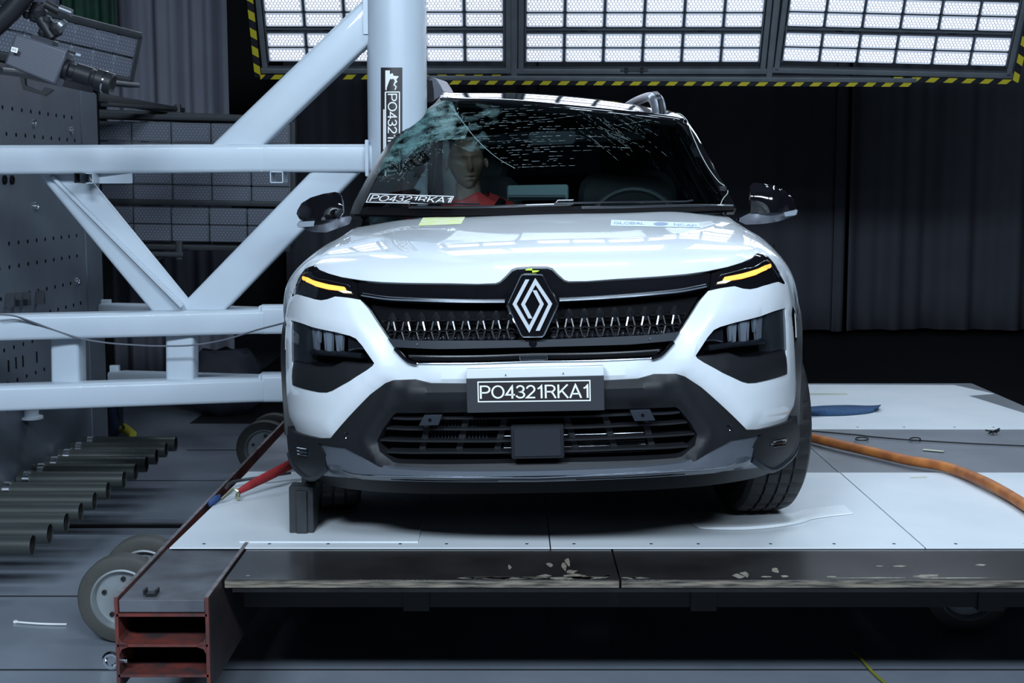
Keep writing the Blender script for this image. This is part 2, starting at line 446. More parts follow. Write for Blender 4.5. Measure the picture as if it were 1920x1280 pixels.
# fender skins on the rounded front corners
for s in (1, -1):
    fo = [he[-1]] + hood_side + [np.array([.80, vrear]), np.array([.985, vrear])] + [np.array([.985, v]) for v in np.linspace(vrear, vz(.80), 8)[1:]] + \
         [NS.inv(1476, 566), NS.inv(1473.5, 530), NS.inv(1458, 505), NS.inv(1443, 481)]
    if s < 0: fo = mirror(fo)
    m = MB(); patch(m, NS, [fo], off=0, thick=.003, step=.022); bld(m, 'front_fender', WHITE, smooth=30)
for s in (1, -1):
    A = [np.array(p) for p in ((.84, vz(.67)), (.998, vz(.67)), (.998, vz(.90)), (.86, vz(.90)))]
    m = MB(); patch(m, NS, [A if s > 0 else mirror(A)], off=-.004, thick=.003, step=.02); bld(m, 'fender_flank', WHITE, smooth=30)
    r0_ = [nose(s * u, vrear) for u in np.linspace(.60, 1, 9)]
    r1_ = spline([(s * .735, 1.40, .985), (s * .80, 1.40, .915), (s * .85, 1.40, .845), (s * .862, 1.40, .78)], 3)[:9]
    m = MB(); m.grid([r0_, [a * .5 + b * .5 for a, b in zip(r0_, r1_)], r1_]); bld(m, 'fender_rear', WHITE, solid=.004, fixn=False)
# dark structure behind the bumper skin
m = MB(); patch(m, NS, [[(-.93, vz(.27)), (.93, vz(.27)), (.93, vz(.90)), (-.93, vz(.90))]], off=-.075, thick=.01, step=.04); bld(m, 'bumper_core', PDARK)
# white bumper skin
lampR = [(1470.3, 577.6), (1424.6, 592.8), (1377.8, 604.5), (1349.6, 612.7), (1338, 618.6), (1326.2, 632.6), (1304, 666.5), (1307, 671.5), (1319.2, 679.5), (1354.3, 698.3),
         (1389.5, 714.7), (1401.2, 717.7), (1415, 717), (1473.8, 700.6), (1473.8, 658.4), (1472, 600)]
bump_half = [(1001, 681), (1114.6, 679), (1182, 676.5), (1234.8, 672.5), (1244, 665.5), (1263, 640.8), (1270, 632.6), (1281.7, 616), (1316.8, 560), (1330, 543.5), (1375, 538), (1390.6, 542.4),
             (1403.6, 543.6), (1416.7, 541), (1437.5, 534.5), (1455.7, 529.5), (1465, 533.5), (1474, 532), (1478, 550), (1482, 574), (1487, 618.6), (1490, 665.5), (1492, 724), (1487, 782.6),
             (1482, 789.6), (1455, 799), (1424.6, 806), (1400, 807.2), (1361.4, 768.6), (1314.5, 726.4), (1284, 706.5), (1270, 702), (1227.8, 702.5), (1197.3, 711), (1131.7, 714.7), (1003, 718)]
BH = full(bump_half); LR, LL = both(lampR)
lowedge = ns([(1487, 782.6), (1400, 807.2), (1361.4, 768.6), (1314.5, 726.4), (1284, 706.5), (1227.8, 702.5), (1197.3, 711), (1131.7, 714.7)])
lowP = np.array([nose(*p) for p in lowedge]); crP = np.array([nose(*p) for p in ns([(1263, 640.8), (1281.7, 616), (1330, 543.5)])])
diag = np.array([nose(*p) for p in ns([(1325, 552), (1290, 628), (1262, 680), (1241, 702)])])
def dseg(P, L):
    Q = P[:, [0, 2]].copy(); Q[:, 0] = np.abs(Q[:, 0]); A = L[:, [0, 2]]; D = np.full(len(Q), 9.)
    for a, b in zip(A[:-1], A[1:]):
        ab = b - a; t = np.clip(((Q - a) @ ab) / (ab @ ab), 0, 1)[:, None]; D = np.minimum(D, np.linalg.norm(Q - a - t * ab, axis=1))
    return D
def bdisp(uv, P, L):
    o = -.016 * np.clip(1 - dseg(P, lowP) / .042, 0, 1)
    # inner flank beside the grille falls away from the crease
    ax = np.abs(P[:, 0]); zz = P[:, 2]
    xe = np.interp(zz, diag[::-1, 2], diag[::-1, 0])
    t = np.clip((xe + .045 - ax) / .05, 0, 1) * np.clip((zz - .60) / .03, 0, 1)
    return o - .016 * t + .006 * np.clip((zz - .74) / .02, 0, 1) * np.clip((ax - .5) / .1, 0, 1)
m = MB(); patch(m, NS, [BH, LR, LL], off=.004, thick=.022, step=.012, disp=bdisp, edge=.003); bump = bld(m, 'front_bumper', WHITE, smooth=28)
# ---- upper gloss panel between bonnet and grille
chrome_l = [(1329.4, 537), (1276, 547), (1234, 551), (1156, 557.5), (1049.5, 563.5), (1046, 560)]
up_half = [(1000.8, 500.5), (1026.5, 500.5), (1035, 504), (1046, 515.4), (1057, 526), (1066, 529), (1100, 528), (1156, 524), (1234, 519.3), (1286, 515), (1325.5, 509.7), (1334, 511), (1330.7, 543)] + chrome_l + \
          [(1048, 570), (1025, 620), (1020, 630), (1003, 631)]
m = MB(); patch(m, NS, [full(up_half)], off=-.004, thick=.02, step=.02, edge=.002)
grille = bld(m, 'grille', GBLACK, smooth=30)
# full-width trims : chrome line, grey bar
def strip(path_px, r, name, mt, parent, off=0.0, sx=1.0, both_=True, n=8):
    P = ns(path_px); P = spline(P, 5)
    out = []
    for s in ((1, -1) if both_ else (1,)):
        uv = np.array([(s * p[0], p[1]) for p in P]); q = S_off(uv, off)
        m = MB(); m.tube(q, r, n); out.append(bld(m, name, mt, parent))
    return out
def S_off(uv, off): return NS.P(uv) + NS.N(uv) * off
strip([(1049, 563), (1100, 560.5), (1156, 557), (1234, 550.5), (1276, 546), (1322, 537)], .0060, 'chrome_strip', CHROME, grille, off=.006)
barh = [(1001, 636.5), (1039, 635.7), (1150, 631), (1234, 626.6), (1277, 620.5), (1266, 638), (1182, 645.5), (1001, 650.5)]
m = MB(); patch(m, NS, [full(barh)], off=-.003, thick=.03, step=.02, edge=.001); gbar = bld(m, 'grille_bar', GREYPL, grille, smooth=30)
m = MB(); q = S_off(np.array([NS.inv(1001, 643)]), 0)[0]; q[0] = 0
m.lathe(q, (0, -1, 0), [(0, .004), (.005, .004), (.006, .001), (.012, .001), (.012, -.004)], 20); bld(m, 'camera_eye', GBLACK, gbar)
for s in (1, -1):
    m = MB(); q = S_off(np.array([NS.inv(1219, 635)]) * np.array([s, 1]), 0)[0]; m.lathe(q, (0, -1, 0), [(0, .001), (.003, .0005), (.0035, -.003)], 12)
    bld(m, 'sensor_cap', SILVER, gbar)
# honeycomb: faceted studs and ridge lattice between gloss panel and bar
gl = [(1049, 566), (1234, 553.5), (1318, 545), (1284, 612), (1278, 621), (1150, 632), (1026, 637), (1049, 575)]
GL = np.array(ns(gl)); m = MB(); patch(m, NS, [full([(1001, 560), (1049, 566), (1234, 553.5), (1322, 545), (1284, 612), (1264, 640), (1230, 672), (1114, 678), (1001, 680)])], off=-.05, thick=.006, step=.04); bld(m, 'grille_backing', PDARK, grille)
mat('grille_black', (.011, .011, .013), .22, coat=1, var=.1); GRB = MATS['grille_black']
uz0 = vz(.735); du = .046
Pm = lambda x, z, o: S_off(np.array([(math.asin(min(abs(x) / HW, 1)) / (math.pi / 2) * (1 if x >= 0 else -1), vz(z))]), o)[0]
zc = [float(nose(*NS.inv(1096, y))[2]) for y in (572, 594, 613, 632)]
glx = [(float(nose(*p)[0]), float(nose(*p)[2])) for p in ns([(1320, 545), (1288, 604), (1276, 623)])]
def glimit(z): return float(np.interp(z, [g[1] for g in glx[::-1]], [g[0] for g in glx[::-1]])) - .008
def inner(z): return .052 if z > zc[2] else .045 if z > zc[3] + .01 else .03
hh = (zc[0] - zc[3]) / 4.2
def ridge(x0, z0, x1, z1, w=.0020, d=.012):
    for (x, z) in ((x0, z0), (x1, z1)):
        if abs(x) > glimit(z) or abs(x) < .04: return
    a, b = Pm(x0, z0, -.003), Pm(x1, z1, -.003); a2, b2 = Pm(x0, z0, -.012 - d), Pm(x1, z1, -.012 - d)
    dd = (b - a) / np.linalg.norm(b - a); sd = np.cross(dd, (0, -1, 0)); sd = sd / np.linalg.norm(sd) * w
    lat.add([a - sd, b - sd, b + sd, a + sd, a2 - sd * 1.5, b2 - sd * 1.5, b2 + sd * 1.5, a2 + sd * 1.5], [(0, 1, 2, 3), (0, 4, 5, 1), (2, 6, 7, 3), (1, 5, 6, 2), (3, 7, 4, 0)])
def fstud(x, z, w, h, o=.004):
    if abs(x) + w * .4 > glimit(z) or abs(x) < .062: return
    pts = [(0, h), (w * .28, h * .95), (w, 0), (w * .3, -h), (-w * .3, -h), (-w, 0), (-w * .28, h * .95)]
    ring = [Pm(x + a, z + b, -.010) for a, b in pts]; top = [Pm(x, z, o)]
    stud.add(ring + top, [(i, 7, (i + 1) % 7) for i in range(7)])
for s in (1, -1):
    lat = MB(); stud = lat
    for k in range(0, 11):
        x = s * (.064 + .0 + k * du)
        fstud(x, zc[1] + .007, .0145, .0205, -.002)
        ridge(x + s * .015, zc[1], x + s * (du - .015), zc[1])
        ridge(x, zc[1] - .027, x - .012, zc[2] - .004); ridge(x, zc[1] - .027, x + .012, zc[2] - .004)
        xm = x + s * du / 2
        ridge(xm - .010, zc[2] - .002, xm + .010, zc[2] - .002)
        ridge(xm - .010, zc[2] + .001, xm - .016, zc[1] - .003); ridge(xm + .010, zc[2] + .001, xm + .016, zc[1] - .003)
        ridge(xm - .010, zc[2] - .003, xm - .017, zc[3] + .003); ridge(xm + .010, zc[2] - .003, xm + .017, zc[3] + .003)
        fstud(xm, zc[3] + .008, .011, .011, .0); fstud(x, zc[3] + .006, .014, .012, .0)
        ridge(x - .008, zc[3] + .02, x + .008, zc[3] + .02)
    bld(lat, 'honeycomb_lattice', GRB, grille, smooth=0, fixn=True)
# thin slats of the narrow opening under the bar
for (y0, y1, r, mt) in ((664, 656, .004, GRB), (677.5, 671, .003, CHROME)):
    P = spline(ns([(1001, y0), (1100, y0 - 1), (1180, y0 - 4), (1238, y1)]), 5); P[0][0] = 0
    uv = np.array([(-p[0], p[1]) for p in reversed(P)][:-1] + [tuple(p) for p in P]); m = MB(); m.tube(S_off(uv, -.012), r, 8); bld(m, 'grille_slat', mt, grille)
# surround around narrow opening
for s in (1, -1):
    P = spline(ns([(1264, 641), (1247, 660), (1236, 668), (1222, 672)]), 5); m = MB(); m.tube(S_off(np.array([(s * p[0], p[1]) for p in P]), -.006), .006, 8); bld(m, 'opening_rim', GBLACK, grille)
m = MB(); m.rbox(Pm(0, float(nose(*NS.inv(1001, 668))[2]), -.035), (.085, .02, .022), .004); bld(m, 'sensor_block', CHROME, grille)
# ---- badge
badge_y = Pm(0, .81, .012)[1]
def lc(px, py, yl):
    """picture point on the car plane local y = yl"""
    d = ray(px, py); o = tl(CAM); dl = d @ CR; t = (yl - o[1]) / dl[1]; return o + dl * t
def z64(a, b): return (900 + a / 6.4, 480 + b / 6.4)
plate_px = [z64(*p) for p in ((505, 222), (735, 222), (758, 240), (935, 560), (935, 590), (770, 945), (745, 968), (520, 968), (498, 945), (335, 590), (335, 560), (485, 240))]
m = MB(); q = [lc(x, y, -.006) for x, y in plate_px]; m.prism(q, (0, .05, 0)); badge = bld(m, 'badge_plate', GBLACK, grille, bevel=.004)
rim = MB(); rim.tube([lc(x, y, -.008) for x, y in plate_px + plate_px[:1]], .0024, 6); bld(rim, 'badge_rim', CHROME, badge)
def stroke(mb, pts, wpx, yl, th):
    """constant-width polyline with mitred corners, drawn in the badge plane"""
    P = [np.array(p, float) for p in pts]; Lf, Rt = [], []
    for i, p in enumerate(P):
        if i == 0: d = P[1] - P[0]; n = np.array([-1.0, 0.0]) * wpx / 2 if True else None; Lf.append(p + np.array([-wpx / 2, 0])); Rt.append(p + np.array([wpx / 2, 0])); continue
        if i == len(P) - 1: Lf.append(p + np.array([-wpx / 2, 0])); Rt.append(p + np.array([wpx / 2, 0])); continue
        a = p - P[i - 1]; b = P[i + 1] - p; a /= np.linalg.norm(a); b /= np.linalg.norm(b)
        na = np.array([-a[1], a[0]]); nb = np.array([-b[1], b[0]]); mm = na + nb; mm /= np.linalg.norm(mm); L = (wpx * .44) / max(mm @ na, .3)
        c = mm * L; Lf.append(p + c); Rt.append(p - c)
    if (Lf[0] - Rt[0])[0] * (Lf[1] - Rt[1])[0] < 0 and abs((Lf[1] - Rt[1])[0]) > 2: Lf[0], Rt[0] = Rt[0], Lf[0]
    k = len(P) - 1
    if (Lf[k] - Rt[k])[0] * (Lf[k - 1] - Rt[k - 1])[0] < 0 and abs((Lf[k - 1] - Rt[k - 1])[0]) > 2: Lf[k], Rt[k] = Rt[k], Lf[k]
    n = len(P); F = [lc(*z64(*q), yl) for q in Lf] + [lc(*z64(*q), yl) for q in Rt]; B = [f + np.array([0, th, 0]) for f in F]
    fs = []
    for i in range(n - 1):
        fs.append((i, i + 1, n + i + 1, n + i)); fs.append((2 * n + i + 1, 2 * n + i, 3 * n + i, 3 * n + i + 1))
        fs.append((i, 2 * n + i, 2 * n + i + 1, i + 1)); fs.append((n + i + 1, 3 * n + i + 1, 3 * n + i, n + i))
    fs += [(0, n, 3 * n, 2 * n), (n - 1, 3 * n - 1, 4 * n - 1, 2 * n - 1)]
    mb.add(F + B, fs)
for pts in ([(568, 282), (414, 576), (590, 878), (742, 576), (655, 412)], [(605, 748), (516, 578), (664, 304), (843, 574), (692, 895)]):
    m = MB(); stroke(m, pts, 48, -.015, .012); bld(m, 'emblem_stroke', EMB, badge, smooth=0)
# small yellow-green target mark above the badge
YG = mat('yellow_green_sticker', (.55, .75, .05), .5, var=.03)
for (a, c) in ((-1, 1), (1, -1)):
    m = MB(); cx, cy = 998, 508
    pts = [(cx, cy)] + [(cx + a * 13 * math.cos(t), cy - c * 4 * math.sin(t)) for t in np.linspace(0, math.pi / 2, 8)]
    uv = [NS.inv(*p) for p in pts]; m.add([S_off(np.array([u]), .003)[0] for u in uv], [tuple(range(len(uv)))]); bld(m, 'target_mark', YG, grille)
# ---- lamps
lampU = [(1334.6, 512), (1364.6, 502), (1390.6, 494), (1409, 486.6), (1424.5, 471), (1433, 475), (1442.7, 482), (1454.4, 500), (1460, 511), (1471, 525), (1465, 532), (1455.7, 528), (1437.5, 533), (1416.7, 539.6),
         (1403.6, 542), (1390.6, 541), (1375, 536.5), (1332, 542)]
amb = [(1354.5, 525.5), (1370, 526), (1390.6, 523), (1416.7, 515.5), (1436, 506.5), (1444, 500), (1445, 494), (1441, 495.5), (1421.9, 504), (1390.6, 513.5), (1358, 520)]
led = [(1344, 533), (1360, 531.5), (1370, 527), (1356, 526.6), (1344, 530)]
for s in (1, -1):
    A = ns(lampU); A = A if s > 0 else mirror(A)
    m = MB(); patch(m, NS, [A], off=.001, thick=.03, step=.018, edge=.003)
    L = bld(m, 'headlamp', GBLACK, smooth=35)
    A = ns(amb); A = A if s > 0 else mirror(A); m = MB(); patch(m, NS, [A], off=.006, thick=.006, step=.01, edge=.002); bld(m, 'turn_signal_bar', AMBER, L)
    A = ns(led); A = A if s > 0 else mirror(A); m = MB(); patch(m, NS, [A], off=.005, thick=.004, step=.01); bld(m, 'light_guide', PALELIGHT, L)
    # brow ridge inside the lamp
    P = spline(ns([(1350, 517), (1385, 508), (1415, 499), (1438, 489), (1449, 505), (1458, 520)]), 5); m = MB(); m.tube(S_off(np.array([(s * p[0], p[1]) for p in P]), .004), .002, 6); bld(m, 'lamp_ridge', GGREY, L)
def glassmat(name, tint, refl=.5):
    m = bpy.data.materials.new(name); m.use_nodes = True; nt = m.node_tree; nt.nodes.clear()
    o = nt.nodes.new('ShaderNodeOutputMaterial'); mx = nt.nodes.new('ShaderNodeMixShader'); t = nt.nodes.new('ShaderNodeBsdfTransparent'); g = nt.nodes.new('ShaderNodeBsdfGlossy')
    t.inputs[0].default_value = (*tint, 1); g.inputs['Roughness'].default_value = .02; f = nt.nodes.new('ShaderNodeFresnel'); f.inputs[0].default_value = 1.45
    mu = nt.nodes.new('ShaderNodeMath'); mu.operation = 'MULTIPLY'; mu.inputs[1].default_value = refl
    nt.links.new(f.outputs[0], mu.inputs[0]); nt.links.new(mu.outputs[0], mx.inputs[0]); nt.links.new(t.outputs[0], mx.inputs[1]); nt.links.new(g.outputs[0], mx.inputs[2]); nt.links.new(mx.outputs[0], o.inputs[0])
    MATS[name] = m; return m
SMOKE = glassmat('clear_lamp_cover', (.80, .82, .85), .8)
split = [(1306, 668), (1335.6, 665.5), (1368.4, 660.8), (1389.5, 669), (1422.3, 666.6), (1438.7, 660.8), (1466.8, 654.5), (1474, 656)]
lens_o = lampR[:6] + [(1305, 667)] + split[1:] + [(1472.5, 600)]
trim_o = split + [(1473.8, 700.6), (1415, 717), (1401.2, 717.7), (1389.5, 714.7), (1354.3, 698.3), (1319.2, 679.5), (1307, 671.5)]
for s in (1, -1):
    fx = (lambda A: A if s > 0 else mirror(A))
    m = MB(); patch(m, NS, [fx(ns(lampR))], off=-.055, thick=.006, step=.04); DL = bld(m, 'driving_lamp', PDARK)
    m = MB(); patch(m, NS, [fx(ns(trim_o))], off=.0, thick=.05, step=.016, edge=.004, disp=lambda uv, P, L_: .012 * np.clip((P[:, 2].max() - P[:, 2]) / .06, 0, 1) - .004); bld(m, 'lower_trim', PBLACK, DL)
    m = MB(); patch(m, NS, [fx(ns([(1440, 588), (1472.5, 579), (1474, 656), (1447, 660)]))], off=-.006, thick=.04, step=.016); bld(m, 'side_cheek', mat('lamp_cheek_grey', (.06, .07, .08), .35, var=.05), DL)
    # reflector blades
    for k, (xa, xb, ya, yb) in enumerate(((1370, 1378, 610, 640), (1379, 1390, 605, 643), (1392, 1406, 603, 642), (1408, 1415, 600, 640), (1418, 1424, 597, 622), (1426, 1440, 594, 636))):
        m = MB(); q = [(xa, ya), (xb, ya - 2), (xb - 2, yb - 3), (xa + 3, yb)]
        patch(m, NS, [fx(ns(q))], off=-.010 - .008 * (k % 2), thick=.01, step=.012, edge=.003); bld(m, 'reflector', LENSG, DL)
    m = MB(); patch(m, NS, [fx(ns([(1336, 622), (1366, 612), (1367, 644), (1330, 640)]))], off=-.03, thick=.01, step=.02); bld(m, 'reflector', GGREY, DL, label='dark inner reflector bowl')
    P = spline(ns([(1325, 638), (1345, 637), (1362, 640)]), 4); m = MB(); m.tube(S_off(np.array([(s * p[0], p[1]) for p in P]), -.02), .0022, 6); bld(m, 'reflector_rim', CHROME, DL)
    P = spline(ns([(1332, 652), (1380, 646), (1440, 640)]), 4); m = MB(); m.tube(S_off(np.array([(s * p[0], p[1]) for p in P]), -.016), .009, 8); bld(m, 'lens_shelf', GGREY, DL)
    m = MB(); patch(m, NS, [fx(ns(lens_o))], off=.001, thick=0, step=.02); bld(m, 'lamp_cover', SMOKE, DL)
# ---- lower bumper trim
openR = [(1003, 770), (1134, 768.8), (1270, 764.5), (1276, 768), (1298, 794), (1311, 815.5), (1305, 836), (1281.7, 859), (1270, 862), (1202, 866.5), (1003, 871)]
trim_half = [(1003, 715), (1131.7, 713.5), (1197.3, 710), (1227.8, 701.5), (1270, 701), (1284, 705.5), (1314.5, 725.5), (1361.4, 767.6), (1400, 806), (1424.6, 805), (1455, 798), (1482, 788.6), (1488, 780),
             (1499, 785), (1499.5, 812), (1495, 835), (1488.8, 851), (1475.7, 866.8), (1447, 882.4), (1405, 861), (1402.8, 855), (1404, 845), (1427.5, 814), (1371.6, 824), (1340, 841), (1303.8, 861), (1280, 869), (1202, 877), (1003, 884)]
OP = full(openR)
oP = np.array([nose(*p) for p in ns([(1003, 770), (1270, 764.5), (1298, 794), (1311, 815.5), (1281.7, 859), (1202, 866.5), (1003, 871)])])
beltz = float(nose(*NS.inv(1182, 736))[2])
def tdisp(uv, P, L):
    ax = np.abs(P[:, 0]); q_ = np.clip(1 - dseg(P, oP) / .035, 0, 1); o = -.018 * q_ * q_ * (3 - 2 * q_)
    o = o + .018 * np.clip(1 - np.abs(P[:, 2] - (beltz + .01)) / .035, 0, 1) * np.clip((.42 - ax) / .04, 0, 1)
    o = o + .007 * np.clip(1 - dseg(P, np.array([nose(*p) for p in ns([(1268, 712), (1290, 760), (1325, 815), (1300, 862)])])) / .03, 0, 1)
    return o
m = MB(); patch(m, NS, [full(trim_half), OP], off=.004, thick=.05, step=.009, disp=tdisp, edge=.002); lt = bld(m, 'lower_bumper_trim', PBLACK, smooth=38)
for s in (1, -1):
    q = S_off(np.array([NS.inv(1364, 801)]) * np.array([s, 1]), .004)[0]; m = MB(); m.lathe(q, (0.2 * s, -1, 0), [(0, .0025), (.007, .002), (.009, .0), (.011, .001), (.011, -.006)], 20); bld(m, 'parking_sensor', GBLACK, lt)
# silver skid trim
skid = [(1003, 881), (1202, 873.5), (1280, 866), (1303.8, 858), (1340, 838.7), (1371.6, 822), (1427.5, 811.4), (1411, 840.7), (1402.8, 855), (1406, 861), (1438, 883), (1332.5, 894.5), (1202, 903.5), (1003, 910)]
hl = np.array([nose(*p) for p in ns([(1003, 890), (1254, 878.5), (1345.5, 872), (1380, 862), (1405, 855)])])
def sdisp(uv, P, L):
    d = dseg(P, hl); below = P[:, 2] < np.interp(np.abs(P[:, 0]), hl[:, 0], hl[:, 2])
    return np.where(below, -.024 * np.clip(d / .03, 0, 1.6), -.016 * np.clip(d / .035, 0, 1.3)) + .012
m = MB(); patch(m, NS, [full(skid)], off=.004, thick=.02, step=.011, disp=sdisp, edge=.001); sk = bld(m, 'skid_trim', SKIDM, smooth=25)
P = ns([(1003, 889.5), (1100, 886), (1254, 878), (1345.5, 871.5), (1372, 864)]); P[0][0] = 0; P = spline(P, 5); uv = np.array([(-p[0], p[1]) for p in reversed(P)][:-1] + [tuple(p) for p in P]); m = MB(); m.tube(S_off(uv, .0175), .0022, 6); bld(m, 'skid_highlight', CHROME, sk)  # thin bright tube added in place of the highlight along the skid crease
for s in (1, -1):
    P = ns([(1080, 898.5), (1285, 888)]) ; P = [P[0] * (1 - t) + P[1] * t for t in np.linspace(0, 1, 8)]
    uv = np.array([(s * p[0], p[1]) for p in P]); m = MB(); m.tube(S_off(uv, -.006), .006, 6); bld(m, 'skid_slot', PDARK, sk)
# lower face under the skid (turned in)
m = MB(); patch(m, NS, [[(-.86, .0), (.86, .0), (.86, vz(.265)), (-.86, vz(.265))]], off=-.05, thick=.006, step=.05); bld(m, 'underside_lip', PBLACK)
# fog lamps
for s in (1, -1):
    fx = (lambda A: A if s > 0 else mirror(A))
    m = MB(); cen = (1458, 829); pts = [(cen[0] + 24 * math.cos(t) + 4 * math.sin(t), cen[1] - 13 * math.sin(t) - 3 * math.cos(t)) for t in np.linspace(0, 2 * math.pi, 24, endpoint=False)]
    patch(m, NS, [fx(ns(pts))], off=.006, thick=.03, step=.012, edge=.004); FG = bld(m, 'fog_lamp', GBLACK)
    for k, yy in enumerate((823, 829, 835)):
        P = ns([(1446, yy + 1), (1456, yy - .5), (1466, yy - 2.5)]); m = MB(); m.tube(S_off(np.array([(s * p[0], p[1]) for p in spline(P, 4)]), .010), .0028, 6); bld(m, 'fog_lens_rib', CHROME, FG)
    P = spline(ns([(1411, 862), (1446, 880), (1474, 864), (1487, 849), (1494, 832)]), 5); m = MB(); m.tube(S_off(np.array([(s * p[0], p[1]) for p in P]), .002), .010, 8); bld(m, 'fog_bezel', GREYPL, FG)
# lower grille
lg = MB(); patch(lg, NS, [OP], off=-.065, thick=.005, step=.04); LG = bld(lg, 'lower_grille', PDARK)
def xz(px, py): p = nose(*NS.inv(px, py)); return float(p[0]), float(p[2])
for (yc, xe, ye) in ((785.5, 1279, 776), (806, 1293, 794.5), (828.5, 1308, 816), (851.5, 1295, 841)):
    P = spline(ns([(1006, yc), (1090, yc - 1.3), (1180, yc - 5), (1250, (yc + ye) / 2 - 2), (xe, ye)]), 5); P[0][0] = 0
    uv = np.array([(-p[0], p[1]) for p in reversed(P)][:-1] + [tuple(p) for p in P]); a = S_off(uv, -.022); b = S_off(uv, -.06)
    h = np.array([0, 0, .0045]); rows = [a - h * .3, a + h, b + h * 1.4, b - h, a - h * .3]; m = MB(); m.grid(rows); bld(m, 'grille_blade', PBLACK, LG, smooth=20)
for s in (1, -1):
    for x0 in (.09, .21, .33):
        m = MB(); m.beam(Pm(s * x0, .49, -.05), Pm(s * (x0 + .03), .375, -.05), .004, .02, .001); bld(m, 'grille_rib', PBLACK, LG)
mm_ = mat('radiator_fins', (.10, .11, .12), .35, metal=.9, var=.5, vscale=6, stretch=(1, 1, 30), col2=(.01, .01, .01))
m = MB()
for k in range(9):
    zz = .352 + k * .0085; m.tube([Pm(x, zz, -.058) for x in np.linspace(-.10, .34, 9)], .0017, 5)
bld(m, 'radiator_fins', mat('radiator_silver', (.5, .52, .55), .3, metal=1, var=.5, vscale=30), LG)
m = MB()
for k in range(18): m.tube([Pm(-.34 + k * .011, zz, -.06) for zz in (.40, .505)], .0022, 5)
bld(m, 'cooler_fins', GREYPL, LG)
m = MB(); q = [lc(x, y, -.02) for x, y in ((957, 799), (1057, 797), (1060, 858), (957, 861))]; cc = sum(q) / 4
m.rbox(cc + np.array([0, .015, 0]), (np.linalg.norm(q[1] - q[0]), .03, np.linalg.norm(q[3] - q[0])), .006); rc = bld(m, 'radar_cover', PBLACK, LG)
m = MB(); m.rbox(cc + np.array([0, -.001, 0]), (np.linalg.norm(q[1] - q[0]) * .88, .006, np.linalg.norm(q[3] - q[0]) * .84), .004); bld(m, 'cover_panel', GGREY, rc)
for pts, hx in (([(795, 778.5), (829, 778), (822, 797), (785, 798)], (806, 787.5)), ([(1181, 769.5), (1219, 768), (1229, 788), (1190, 789.5)], (1205, 778.5))):
    m = MB(); m.prism([lc(x, y, -.008) for x, y in pts], (0, .02, 0)); tp = bld(m, 'tow_hook_cover', GREYPL, LG, bevel=.001)
    m = MB(); q = lc(*hx, -.009); m.cyl(q, q + np.array([0, .006, 0]), .0055, n=16); bld(m, 'hole', PDARK, tp)
# ---- number plate on its holder
q = [lc(x, y, -.036) for x, y in ((873.5, 692), (1132, 686), (1133, 768), (876, 773))]
m = MB(); m.prism([q[0] + np.array([0, .006, .0]), q[1] + np.array([0, .006, .0]), q[2] + np.array([0, .006, 0]), q[3] + np.array([0, .006, 0])], (0, .032, 0)); ph = bld(m, 'plate_holder', WHITE, bevel=.003)
q = [lc(x, y, -.038) for x, y in ((874, 710), (1132.4, 704), (1133.4, 769), (876, 774))]
m = MB(); m.prism(q, (0, .010, 0)); npl = bld(m, 'number_plate', PLATEB, ph, bevel=.001)
for hx in ((948, 703), (1056, 700)):
    m = MB(); c = lc(*hx, -.0365); m.cyl(c, c + np.array([0, .01, 0]), .0016, n=10); bld(m, 'screw_hole', PDARK, ph)
fr = [(895, 715), (1107, 712), (1107.7, 751.6), (896, 754)]
def qplane(pts, yl, th, name, mt, par, lab=None):
    m = MB(); m.prism([lc(x, y, yl) for x, y in pts], (0, th, 0)); return bld(m, name, mt, par, label=lab)
qplane(fr, -.0385, .001, 'plate_label', INKB, npl)
def frame_mesh(pts, wd, mapf, name, mt, par, **k):
    pts = [np.array(p, float) for p in pts]; c = sum(pts) / 4; ins = []
    for i in range(4):
        a = pts[i]; e1 = pts[(i + 1) % 4] - a; e2 = pts[i - 1] - a; e1 /= np.linalg.norm(e1); e2 /= np.linalg.norm(e2); ins.append(a + (e1 + e2) * wd)
    V = []; Fs = []
    for i in range(4):
        a, b, a2, b2 = pts[i], pts[(i + 1) % 4], ins[i], ins[(i + 1) % 4]; n = 12; o = len(V)
        for j in range(n + 1): V += [mapf(*(a + (b - a) * j / n)), mapf(*(a2 + (b2 - a2) * j / n))]
        Fs += [(o + 2 * j, o + 2 * j + 2, o + 2 * j + 3, o + 2 * j + 1) for j in range(n)]
    m = MB(); m.add(V, Fs); return m.build(name, mt, par, fixn=False, **k)
frame_mesh(fr, 2.2, lambda x, y: lc(x, y, -.0392), 'plate_border', WTXT, npl, world=False)
TV, TF = text2d('PO4321RKA1'); qm = quadmap([(899.5, 722.5), (1103, 720), (1103.6, 745.5), (900, 747.5)])
m = MB(); m.add([lc(*qm(s, t), -.0394) for s, t in TV], TF); bld(m, 'plate_lettering', WTXT, npl, smooth=0, fixn=False)
# ---- stickers on the bonnet
def hoodq(px, py): return S_off(np.array([NS.inv(px, py)]), .0052)[0]
def hoodgrid(quad, n1, n2):
    f = quadmap(quad); return [[hoodq(*f(s, t)) for s in np.linspace(0, 1, n1)] for t in np.linspace(0, 1, n2)]
m = MB(); m.grid(hoodgrid([(793, 410.5), (873, 408), (864.5, 422.5), (784, 426)], 10, 5)); bld(m, 'hood_sticker', mat('pale_yellow_sticker', (.78, .82, .55), .5, var=.25, vscale=25, col2=(.7, .78, .25)), fixn=False, label='pale yellow rectangular sticker')
GS = [(1146, 414.7), (1310.5, 420.7), (1312, 429), (1145, 426)]
m = MB(); m.grid(hoodgrid(GS, 12, 4)); gs = bld(m, 'hood_sticker', mat('pale_grey_sticker', (.68, .78, .84), .5, var=.03), fixn=False, label='pale sticker with grey lettering')
LGB = mat('sticker_blue_ink', (.22, .30, .45), .5, var=.1)
